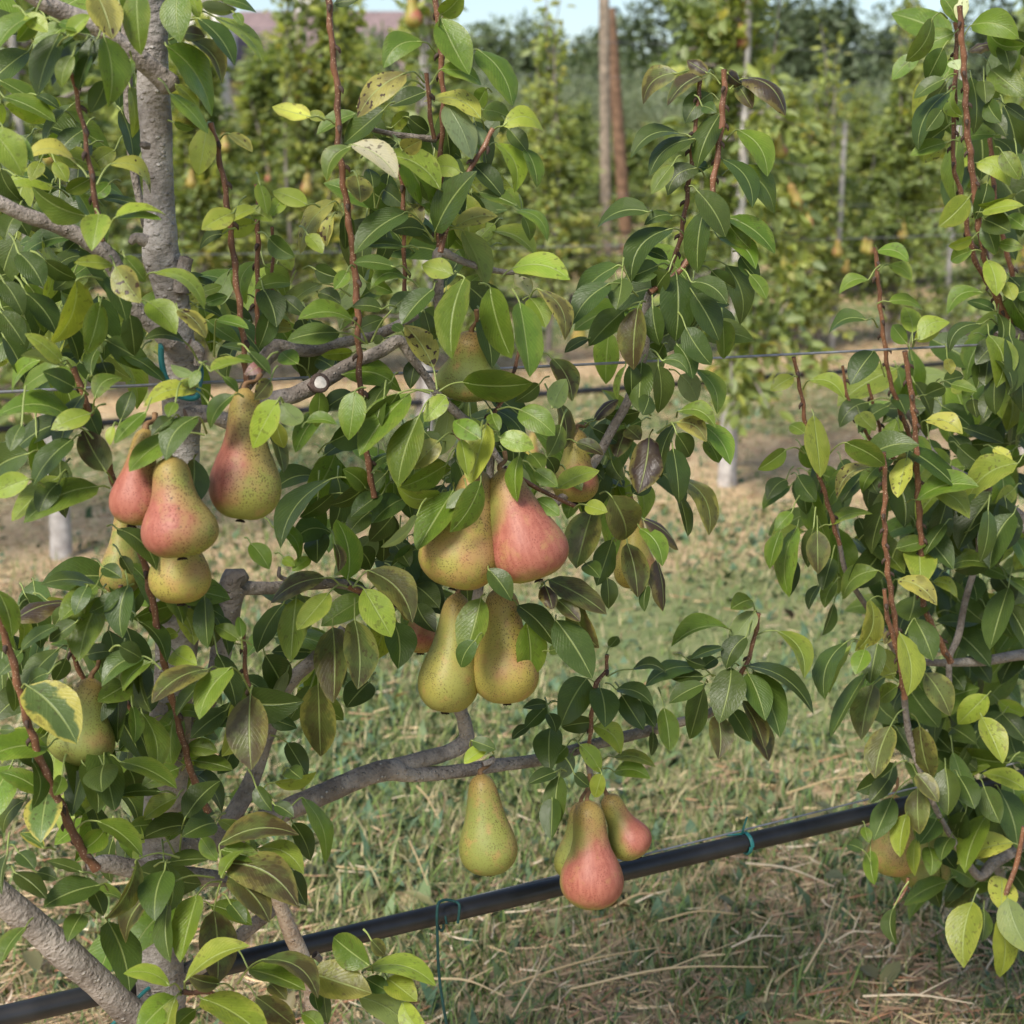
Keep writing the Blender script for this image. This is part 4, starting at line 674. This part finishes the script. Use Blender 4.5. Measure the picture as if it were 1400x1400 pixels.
mb = MB(); pp = [at(x_, y_, d_) for x_, y_, d_ in ((626, 1262, .010), (628, 1238, .010), (620, 1232, .02), (605, 1231, .02), (598, 1241, .010), (598, 1280, .010), (600, 1330, .02), (606, 1375, .02), (612, 1410, .03), (618, 1470, .04))]; tube(mb, pp, [.0016] * len(pp), 6, 5); loop(mb, at(600, 1257, .03), hd, .0126, .0014)
tag(mb.build('hanging_cord', M['cord']), 'dark green cord looped over the black pipe and hanging down', 'cord')

# ---------------------------------------------------------------- trees of the rows behind
def far_leaf_arrays(P, D, Nn, Ln, Wd):
    D = D / np.linalg.norm(D, axis=1)[:, None]; Sd = np.cross(D, Nn); Sd = Sd / (np.linalg.norm(Sd, axis=1)[:, None] + 1e-9); Nn = np.cross(Sd, D)
    L = Ln[:, None]; W_ = Wd[:, None] / 2
    V = np.stack((P, P + D * L * .3 - Sd * W_ * .85 + Nn * W_ * .25, P + D * L * .65 - Sd * W_ * .8 + Nn * W_ * .2, P + D * L - Nn * L * .18, P + D * L * .65 + Sd * W_ * .8 + Nn * W_ * .2, P + D * L * .3 + Sd * W_ * .85 + Nn * W_ * .25, P + D * L * .5 - Nn * L * .03), 1)
    return V
FQ = np.array(((0, 6, 1), (1, 6, 2), (2, 6, 3), (3, 6, 4), (4, 6, 5), (5, 6, 0)))[:, ::-1]
def leaf_mesh(name, P, D, Nn, Ln, Wd, C, mat):
    V = far_leaf_arrays(P, D, Nn, Ln, Wd).reshape(-1, 3); n_ = len(P); F = (FQ[None] + (np.arange(n_) * 7)[:, None, None]).reshape(-1, 3)
    me = bpy.data.meshes.new(name); me.vertices.add(len(V)); me.vertices.foreach_set('co', V.ravel()); me.loops.add(len(F) * 3); me.polygons.add(len(F)); me.loops.foreach_set('vertex_index', F.ravel())
    me.polygons.foreach_set('loop_start', np.arange(len(F)) * 3); me.polygons.foreach_set('loop_total', np.full(len(F), 3)); me.polygons.foreach_set('use_smooth', np.ones(len(F), bool))
    C = np.repeat(C, 7, 0); ca = me.color_attributes.new('tone', 'FLOAT_COLOR', 'POINT'); ca.data.foreach_set('color', np.hstack((C, np.ones((len(C), 1)))).ravel()); me.materials.append(mat); me.update(); me.validate(); return me
def spindle_meshes(seed, H=2.15, spread=.42, n_br=24, yellow=.35, leaves=22, low=.42, droop=.2, thick=.024, bark='back_bark'):
    """crown and wood of one slender orchard pear tree, base at the origin"""
    r_ = np.random.default_rng(seed); P = []; D = []; A = []; mb = MB()
    tube(mb, [(0, 0, -.1), (.01, .005, .3), (r_.normal(0, .03), r_.normal(0, .03), H * .55), (r_.normal(0, .04), r_.normal(0, .04), H * .97)], [thick, thick * .85, thick * .36, .005], 9, 5, .1)
    tw = MB(); tips = []
    for k_ in range(n_br):
        h = low + (H - low) * (k_ + r_.random()) / n_br; an = r_.uniform(0, 6.28); rel = (h - low) / (H - low)
        L = spread * (1.2 - 1.0 * rel ** .8) * r_.uniform(.55, 1.25); up = r_.uniform(.0, .8) - droop * (1 - rel)
        b = np.array((0, 0, h)); d = unit(np.array((math.cos(an), math.sin(an), up))); e = b + d * L + np.array((0, 0, -.10 * L)); m_ = b + d * L * .5 + np.array((0, 0, .05 * L)); tube(tw, [b, m_, e], [.009, .006, .003], 5, 3); tips.append(e)
        segs = [(b, m_, e)]
        if r_.random() < .75:
            s_ = m_ + np.array((r_.normal(0, .05), r_.normal(0, .05), r_.uniform(.15, .5))); tube(tw, [m_, (m_ + s_) / 2, s_], [.005, .004, .002], 5, 2); segs.append((m_, (m_ + s_) / 2, s_))
        for (p0, p1, p2) in segs:
            nl = int(leaves * r_.uniform(.7, 1.4)); t = r_.uniform(.1, 1.05, nl)[:, None]; Q = p0 * (1 - t) ** 2 + 2 * p1 * t * (1 - t) + p2 * t * t
            out = r_.normal(0, 1, (nl, 3)) + unit(p2 - p0) * .6 + np.array((0, 0, -.55)); P.append(Q + r_.normal(0, .018, (nl, 3)) + out * .012); D.append(out); A.append(np.full(nl, r_.random()))
    t = np.linspace(low, H * .99, int(H * 75)); P.append(np.stack((r_.normal(0, .05, len(t)), r_.normal(0, .05, len(t)), t), 1)); D.append(np.stack((r_.normal(0, 1, len(t)), r_.normal(0, 1, len(t)), r_.normal(-.2, .5, len(t))), 1)); A.append(r_.random(len(t)))
    P = np.vstack(P); D = np.vstack(D); A = np.concatenate(A); n_ = len(P); Nn = np.tile((0, 0, .55), (n_, 1)) + r_.normal(0, .7, (n_, 3))
    pal = np.array([(.17, .225, .065), (.235, .295, .08), (.32, .375, .105), (.36, .39, .095), (.50, .45, .13), (.42, .29, .10)]); pr = np.array([.26, .28, .22, .24 * yellow * 1.6, .2 * yellow, .05 * yellow]); pr = pr / pr.sum()
    C = pal[np.clip((np.searchsorted(np.cumsum(pr), np.clip(A * .55 + r_.random(n_) * .45, 0, .999))), 0, 5)] * r_.uniform(.75, 1.25, (n_, 1))
    cm = leaf_mesh('crown', P, D, Nn, r_.uniform(.048, .085, n_), r_.uniform(.03, .044, n_), C, M['far_leaf'])
    k0 = mb.n; mb.v += tw.v; mb.f += [tuple(i + k0 for i in q) for q in tw.f]; mb.m += [1] * len(tw.f); mb.uv += tw.uv; mb.a += tw.a; mb.b += tw.b; mb.n += tw.n
    return cm, mb.mesh('trunk', [M[bark], M['back_bark']]), None, tips
tag(link(bpy.data.objects.new('fallen_leaves', leaf_mesh('fallen_leaves', *FALLEN, M['far_leaf']))), 'brown and rust coloured fallen leaves scattered in the grass', 'fallen leaves', kind='stuff')
VAR = [spindle_meshes(20 + i, H=2.1 + .12 * (i % 3), spread=(.42, .5, .58)[i % 3], yellow=(.9, .35, 1.3, .6)[i % 4], n_br=(44, 40, 48)[i % 3], leaves=44, low=.26) for i in range(6)]
BIG = [spindle_meshes(60 + i, H=2.75, spread=.5, yellow=.45, n_br=34, leaves=28, low=.45, droop=.7, thick=.038, bark='grey_bark') for i in range(3)]
THIN = [spindle_meshes(80, H=2.3, spread=.2, n_br=12, yellow=.9, leaves=12, low=.6), spindle_meshes(81, H=2.7, spread=.40, n_br=46, yellow=.6, leaves=46, low=.40, droop=.8, thick=.040, bark='grey_bark'), spindle_meshes(82, H=2.2, spread=.17, n_br=22, yellow=1.6, leaves=18, low=.4)]
def far_tree(var, p, rz, sc, label, group):
    cm, tm, bm, tips = var; root = empty('pear_tree', p); root.rotation_euler[2] = rz; root.scale = (sc,) * 3; tag(root, label, 'pear tree', group)
    for nm, me in (('trunk', tm), ('crown', cm)): link(bpy.data.objects.new(nm, me), root)
    return root
fp_mesh = pear_body_mesh(.105, .058, 0, 1.2, 77); fs = MB(); tube(fs, [(0, 0, -.003), (.002, 0, .012), (.003, .001, .03)], [.003, .002, .0025], 6, 3); fs_mesh = fs.mesh('stalk', [M['stalk']])
def far_pear(p, col, label, group, sc=1.0):
    root = empty('pear', p); root.rotation_euler = (rng.normal(0, .15), rng.normal(0, .15), rng.uniform(0, 6.28)); root.scale = (sc,) * 3; tag(root, label, 'pear', group)
    b = link(bpy.data.objects.new('body', fp_mesh), root); b.color = (*col, 1); link(bpy.data.objects.new('stalk', fs_mesh), root); return root
def row_point(row, px):
    """foot of a tree of a row, on the ground under the photo column px"""
    p = at(px, 216, 0, row); return np.array((p[0], p[1], -.02))
ROW2 = [(42, 'pale trunked pear tree behind the near tree at the left edge'), (575, 'pear tree of the second row hidden behind the middle of the near tree'), (1008, 'pear tree with pale grey trunk and hanging pears in the second row, right of centre'), (1435, 'pear tree of the second row behind the tree at the right edge'), (-330, 'pear tree of the second row just beyond the left edge')]
for i, (px, lb) in enumerate(ROW2): far_tree(THIN[0] if px == 575 else THIN[1] if px == 1008 else BIG[i % 3], row_point(1, px), i * 2.1 + .4, 1.0, lb, 'pear trees of the second row')
PEACH = [(.85, 1.0, .3), (.6, 1.0, .4), (.5, 1.0, .2), (1.05, .8, .3)]
for (x_, y_, lb) in [(975, 500, 'peach coloured pear hanging left of the pale trunk of the second row'), (1040, 505, 'orange pear hanging right of the pale trunk of the second row'), (1010, 488, 'yellow pear hanging just above the pale trunk of the second row'), (1012, 30, 'yellow pear high on the second row tree near the top edge'), (1080, 250, 'yellow pear with dark rotten cheek on the second row tree'), (1095, 258, 'dark brown rotten pear beside the yellow one on the second row tree'), (987, 75, 'yellow pear in the thin tree top left of the high yellow pear'), (795, 435, 'pink orange pear seen right of the near tree above the trellis wire'), (1110, 480, 'orange pear by the second row pipe at right'), (562, -6, 'peach coloured pear against the sky at the top edge'), (730, 590, 'peach pear of the second row behind the central leaves'), (1082, 370, 'long yellow pear low on the second row tree'), (1062, 180, 'peach pear in the upper crown of the second row tree'), (1025, 300, 'green yellow pear behind the twin shoots')]:
    far_pear(at(x_, y_, rng.uniform(-.15, .1), 1), (.2, .9, 1) if 'rotten' in lb else random.choice(PEACH), lb, 'pears of the second row')
EXTRA = {2: .80, 3: .80, 4: .85, 5: 1.0, 6: 1.3, 7: 1.5}
NAMES = {2: 'third', 3: 'fourth', 4: 'fifth', 5: 'sixth', 6: 'seventh', 7: 'eighth'}
kk = 0
for row in (2, 3, 4, 5, 6, 7):
    q0, q1 = row_point(row, -180), row_point(row, 1580); n_ = int(np.linalg.norm(q1 - q0) / EXTRA[row]); ph_ = (.03, .55, .3, .8, .1, .5)[row - 2]
    for j in range(n_ + 1):
        p = q0 + (q1 - q0) * min(1, (j + ph_) / n_) + U * rng.normal(0, .05); kk += 1
        px = 700 + FPX * p[0] / (p[1] * math.cos(PITCH) - (1.0 - 1.25) * math.sin(PITCH))
        if (row in (2, 3) and 765 < px < 905) or (row == 4 and 770 < px < 915): continue
        tall = rng.random() < .18
        ty = (rng.uniform(20, 70) if tall else rng.uniform(85, 150)) if px < 630 else (rng.uniform(120, 160) if tall else rng.uniform(170, 225))
        zt = CAM[2] + p[1] * (216 - ty) / FPX; s_ = max(.42, zt / 2.2)
        o = far_tree(VAR[rng.integers(0, 6)], p, rng.uniform(0, 6.28), s_, 'slender young pear tree standing in the ' + NAMES[row] + ' row from the front', 'pear trees of the ' + NAMES[row] + ' row')
        k_ = max(s_, .95) * (1.15 if row == 2 else 1.55); o.scale = (k_, k_, s_)
        if row < 5:
            for m_ in range(rng.integers(2, 5) if row == 2 else rng.integers(1, 4)):
                pp = p + np.array((rng.normal(0, .17), rng.normal(0, .10) - .34, rng.uniform(.35, .85) * zt))
                far_pear(pp, random.choice(PEACH), 'small blurred peach coloured pear hanging in the ' + NAMES[row] + ' tree row', 'pears of the ' + NAMES[row] + ' row', rng.uniform(.9, 1.15))
for px, ty, v, lb in ((405, -12, 2, 'thin tall pear tree reaching the sky left of the tall bare shoot'), (962, -6, 2, 'thin pear tree with yellow leaves left of the high yellow pears'), (750, 45, 2, 'narrow column of pear leaves standing left of the wooden post'), (1232, 4, 2, 'thin yellow leaved pear tree behind the tall shoots at upper right'), (1128, 100, 2, 'narrow pear tree with a pale fruit cluster right of the second row tree')):
    p = row_point(2, px); zt = CAM[2] + p[1] * (216 - ty) / FPX; o = far_tree(THIN[v], p, px * .1, zt / 2.25, lb, 'thin taller pear trees of the third row'); o.scale[0] = o.scale[1] = 1.0
# pipes, wires and posts of the rows behind
for row, lb in ((1, 'second'), (2, 'third'), (3, 'fourth'), (4, 'fifth')):
    a_, b_ = row_point(row, -250), row_point(row, 1700)
    tag(straight('drip_hose', a_ + np.array((0, 0, .45)), b_ + np.array((0, 0, .45)), .0115, M['hose'], .02, 10), 'black irrigation pipe running along the %s tree row' % lb, 'irrigation pipe', 'irrigation pipes of the rows behind')
    for z_, w2 in ((.98, 'lower'), (1.98, 'top')):
        if row < 4: tag(straight('trellis_wire', a_ + np.array((0, 0, z_)), b_ + np.array((0, 0, z_)), .0015, M['wire'], .02, 5), '%s trellis wire of the %s tree row' % (w2, lb), 'wire', 'trellis wires of the rows behind')
def post(px, pyg, top_px, top_py, w_, mat, label, lean=0):
    f = on_ground(px, pyg); d = CF * FPX + CR * (top_px - 700) - CU * (top_py - 700); t = CAM + d * ((f[1] - CAM[1]) / d[1]); mb = MB(); r_ = w_ / 2 * f[1] / FPX
    v = unit(t - f); tube(mb, [f - v * .3, f + (t - f) * .5, t - v * .02, t], [r_ * 1.04, r_, r_ * .96, r_ * .8], 10, 5, .03); root = empty('post', f); tag(root, label, 'post', 'posts of the trellis')
    mb.build('shaft', mat, root, origin=f); mb = MB(); tube(mb, [f + (t - f) * .93 - np.array((r_ * 1.2, 0, 0)), f + (t - f) * .93 + np.array((r_ * 1.2, -.01, .01))], [.006, .006], 6, 3); mb.build('staple', M['wire'], root, origin=f)
post(829, 366, 826, 4, 15, M['post'], 'tall upright weathered wooden post standing among the rows')
post(858, 352, 834, 22, 17, M['post_red'], 'reddish brown brace post leaning behind the upright one')
for (px, row, h, lb) in ((578, 1, 2.3, 'thin grey stake behind the near tree with a turquoise tie near its top'), (1150, 2, 1.5, 'short pale stake in the middle of the third row'), (1240, 2, 1.3, 'pale stake near the bare twig tips at right in the third row'), (1306, 2, 2.0, 'grey stake behind the tall shoots at upper right')):
    p = row_point(row, px); root = empty('stake', p); tag(root, lb, 'stake', 'stakes beside the young trees'); mb = MB(); tube(mb, [p + np.array((0, 0, -.1)), p + np.array((.01, 0, h * .5)), p + np.array((.015, .01, h))], [.021, .02, .018], 8, 4, .05); mb.build('shaft', M['grey_bark'], root, origin=p)
    mb = MB(); loop(mb, p + np.array((.012, .008, h * .93)), np.array((0, 0, 1)), .024, .006, 2); mb.build('tie', M['tie'] if px == 578 else M['cord'], root, origin=p)

# ---------------------------------------------------------------- farther off: grove, woods, house
def crown_mesh(seed, rx, ry, rz_, n_, Ln, Wd, pal, clumps=26, weep=0.0, mat='far_leaf'):
    r_ = np.random.default_rng(seed); cc = r_.normal(0, 1, (clumps, 3)); cc = cc / np.linalg.norm(cc, axis=1)[:, None] * r_.uniform(.35, .92, clumps)[:, None] ** .8; cc *= np.array((rx, ry, rz_)); cs = r_.uniform(.22, .42, clumps)
    k_ = r_.integers(0, clumps, n_); q = r_.normal(0, 1, (n_, 3)); q = q / np.linalg.norm(q, axis=1)[:, None]; P = cc[k_] + q * (cs[k_] * r_.random(n_) ** .4)[:, None] * np.array((rx, ry, rz_)) ; P[:, 2] += rz_
    P[:, 2] = np.maximum(P[:, 2], .02); D = q + r_.normal(0, .7, (n_, 3)) + np.array((0, 0, weep)); Nn = q + np.array((0, 0, .8)) + r_.normal(0, .4, (n_, 3)); tone = r_.uniform(.75, 1.25, clumps)
    C = np.array(pal)[r_.integers(0, len(pal), n_)] * (tone[k_] * r_.uniform(.8, 1.2, n_))[:, None]
    return leaf_mesh('crown', P, D, Nn, Ln * r_.uniform(.7, 1.3, n_), Wd * r_.uniform(.7, 1.3, n_), C, M[mat])
def trunk_mesh(h, r0, limbs, seed):
    r_ = np.random.default_rng(seed); mb = MB(); tube(mb, [(0, 0, -.2), (.03, 0, h * .4), (r_.normal(0, .1), r_.normal(0, .1), h)], [r0, r0 * .8, r0 * .35], 9, 5, .1)
    for k_ in range(limbs):
        a_ = r_.uniform(0, 6.28); z_ = h * r_.uniform(.3, .8); e = np.array((math.cos(a_), math.sin(a_), r_.uniform(.4, 1.1))) * h * .4; tube(mb, [(0, 0, z_), np.array((0, 0, z_)) + e * .5, np.array((0, 0, z_)) + e], [r0 * .4, r0 * .28, r0 * .1], 6, 4, .1)
    return mb.mesh('trunk', [M['branch_bark']])
SILV = [(.23, .26, .17), (.28, .31, .21), (.19, .225, .145), (.34, .365, .27)]; DARK = [(.06, .085, .045), (.08, .11, .055), (.055, .08, .052), (.10, .125, .065)]; MIDG = [(.10, .135, .06), (.13, .17, .075), (.085, .12, .055), (.16, .19, .09)]
GR = [(crown_mesh(200 + i, 1.5, 1.2, 1.55, 5200, .14, .045, SILV, 30, .8), trunk_mesh(2.2, .11, 5, 210 + i)) for i in range(3)]
DK = [(crown_mesh(230 + i, 3.4, 3.0, 3.6, 6500, .34, .20, DARK, 34, -.2), trunk_mesh(5, .25, 6, 240 + i)) for i in range(2)]
MG = [(crown_mesh(260 + i, 2.6, 2.3, 2.5, 6000, .26, .15, MIDG, 34, -.2), trunk_mesh(3.6, .2, 6, 270 + i)) for i in range(2)]
def plant_tree(name, v, px, dist, top_py, h0, label, cat, group, wide=1.0, lift=.12):
    d = CF * FPX + CR * (px - 700) - CU * (top_py - 700); d = d / d[1]; top = CAM + d * dist; s_ = (top[2] + .02) / h0; root = empty(name, (top[0], dist, -.02)); root.scale = (s_ * wide, s_ * wide, s_); root.rotation_euler[2] = rng.uniform(0, 6.28); tag(root, label, cat, group)
    c = link(bpy.data.objects.new('crown', v[0]), root); c.location[2] = h0 * lift; link(bpy.data.objects.new('trunk', v[1]), root); return root
for i, px in enumerate(range(560, 1500, 58)):
    plant_tree('grove_tree', GR[i % 3], px + rng.normal(0, 9), 36 + rng.uniform(-1.5, 2.5), 108 + rng.normal(0, 7), 3.45, 'silvery grey green tree in the dense grove behind the orchard', 'tree', 'silvery trees of the grove', 1.25, .06)
for i, px in enumerate(range(590, 1500, 84)):
    plant_tree('grove_tree', GR[(i + 1) % 3], px + rng.normal(0, 9), 41 + rng.uniform(-1, 2), 92 + rng.normal(0, 6), 3.45, 'silvery grey green tree in the back line of the grove', 'tree', 'silvery trees at the back of the grove', 1.3, .06)
for i, (px, tp, dist) in enumerate(((905, -48, 62), (985, -20, 66), (1065, -30, 64), (1130, -14, 62), (1200, 6, 66), (1268, 26, 70), (1330, -16, 68), (1400, 0, 68))):
    plant_tree('dark_tree', DK[i % 2], px, dist, tp, 8.1, 'dark evergreen tree in the wood line behind the silvery grove' if i else 'tallest dark tree of the wood line, just right of the post', 'tree', 'dark trees behind the grove', 1.0, .04)
for i, (px, tp, dist, lb) in enumerate(((716, -4, 52, 'round topped green tree left of the wooden post against the sky'), (640, 62, 54, 'green tree at the right end of the farmhouse roof'), (800, 50, 56, 'low green tree behind the wooden post'), (865, 46, 58, 'low green tree right of the wooden post'), (508, 10, 38.5, 'small green tree standing before the farmhouse roof'), (940, 40, 56, 'bushy green tree in front of the tallest dark tree'), (1010, 45, 56, 'bushy green tree behind the twin shoots'), (560, 52, 60, 'green tree showing behind the farmhouse'), (250, 60, 60, 'green tree left of the farmhouse'), (120, 30, 58, 'green tree far behind the left end of the near tree'), (10, 40, 60, 'green tree far off at the left edge'))):
    plant_tree('round_tree', MG[i % 2], px, dist, tp, 6.0, lb, 'tree', 'green trees beyond the orchard', .62 if px == 508 else 1.0, .05)
def house():
    y0 = 42.0; k_ = y0 / FPX; X = lambda px: (px - 700) * k_ ; Zp = lambda py: 1.25 + (216 - py) * k_ * 1.03
    x0, x1 = X(318), X(612); zr, ze = Zp(22), Zp(112); cx = (x0 + x1) / 2; W_ = x1 - x0; dp = 6.4; root = empty('farmhouse', (cx, y0 + dp / 2, -.02)); tag(root, 'low farmhouse with a faded mauve brown tiled roof and white wall', 'house'); og = np.array((cx, y0 + dp / 2, -.02))
    mb = MB(); box(mb, (cx, y0 + dp / 2, ze / 2), (W_ - .5, dp - .8, ze)); gy = [(x0 + .25, y0 + .4, ze), (x0 + .25, y0 + dp - .4, ze), (x0 + .25, y0 + dp / 2, zr - .15), (x1 - .25, y0 + .4, ze), (x1 - .25, y0 + dp - .4, ze), (x1 - .25, y0 + dp / 2, zr - .15)]; mb.add(gy, [(0, 2, 1), (3, 4, 5)]); mb.build('wall', M['plaster'], root, False, og)
    mb = MB(); ym = y0 + dp / 2; n_ = 40
    for (ya, yb) in ((y0 - .3, ym), (y0 + dp + .3, ym)):
        for i in range(n_):                       # tile courses as small ridges
            xa = x0 + W_ * i / n_; xb = x0 + W_ * (i + 1) / n_; xm = (xa + xb) / 2; h = .05
            mb.add([(xa, ya, ze - .1), (xm, ya, ze - .1 + h), (xb, ya, ze - .1), (xa, yb, zr), (xm, yb, zr + h), (xb, yb, zr)], [(0, 1, 4, 3), (1, 2, 5, 4)])
        mb.add([(x0, ya, ze - .18), (x1, ya, ze - .18), (x1, yb, zr - .1), (x0, yb, zr - .1)], [(0, 1, 2, 3)])
    rf = mb.build('roof', M['roof'], root, False, og); mb = MB(); box(mb, (x0 + W_ * .3, ym + .6, zr + .1), (.5, .5, 1.0)); mb.build('chimney', M['plaster'], rf, False, og)
    for xx in (.2, .5, .8):
        mb = MB(); box(mb, (x0 + W_ * xx, y0 + .39, 1.7), (.9, .08, 1.1)); wn = mb.build('window', M['dark'], root, False, og); mb = MB(); box(mb, (x0 + W_ * xx, y0 + .36, 1.09), (1.1, .16, .08)); mb.build('sill', M['plaster'], wn, False, og)
    # white annex at the left end
    xa0, xa1 = X(282), X(330); root2 = empty('white_shed', ((xa0 + xa1) / 2, y0 + 1, -.02)); tag(root2, 'bright white shed wall at the left end of the farmhouse', 'shed'); og = np.array(root2.location); za = Zp(24)
    mb = MB(); box(mb, ((xa0 + xa1) / 2, y0 - .2, za / 2), (xa1 - xa0, 2.6, za)); mb.build('wall', M['plaster'], root2, False, og); mb = MB(); box(mb, ((xa0 + xa1) / 2, y0 - .2, za + .09), (xa1 - xa0 + .3, 2.9, .12)); mb.build('roof', M['roof'], root2, False, og); mb = MB(); box(mb, ((xa0 + xa1) / 2, y0 - 1.51, 1.0), (.8, .05, 2.0)); mb.build('door', M['dark'], root2, False, og)
house()
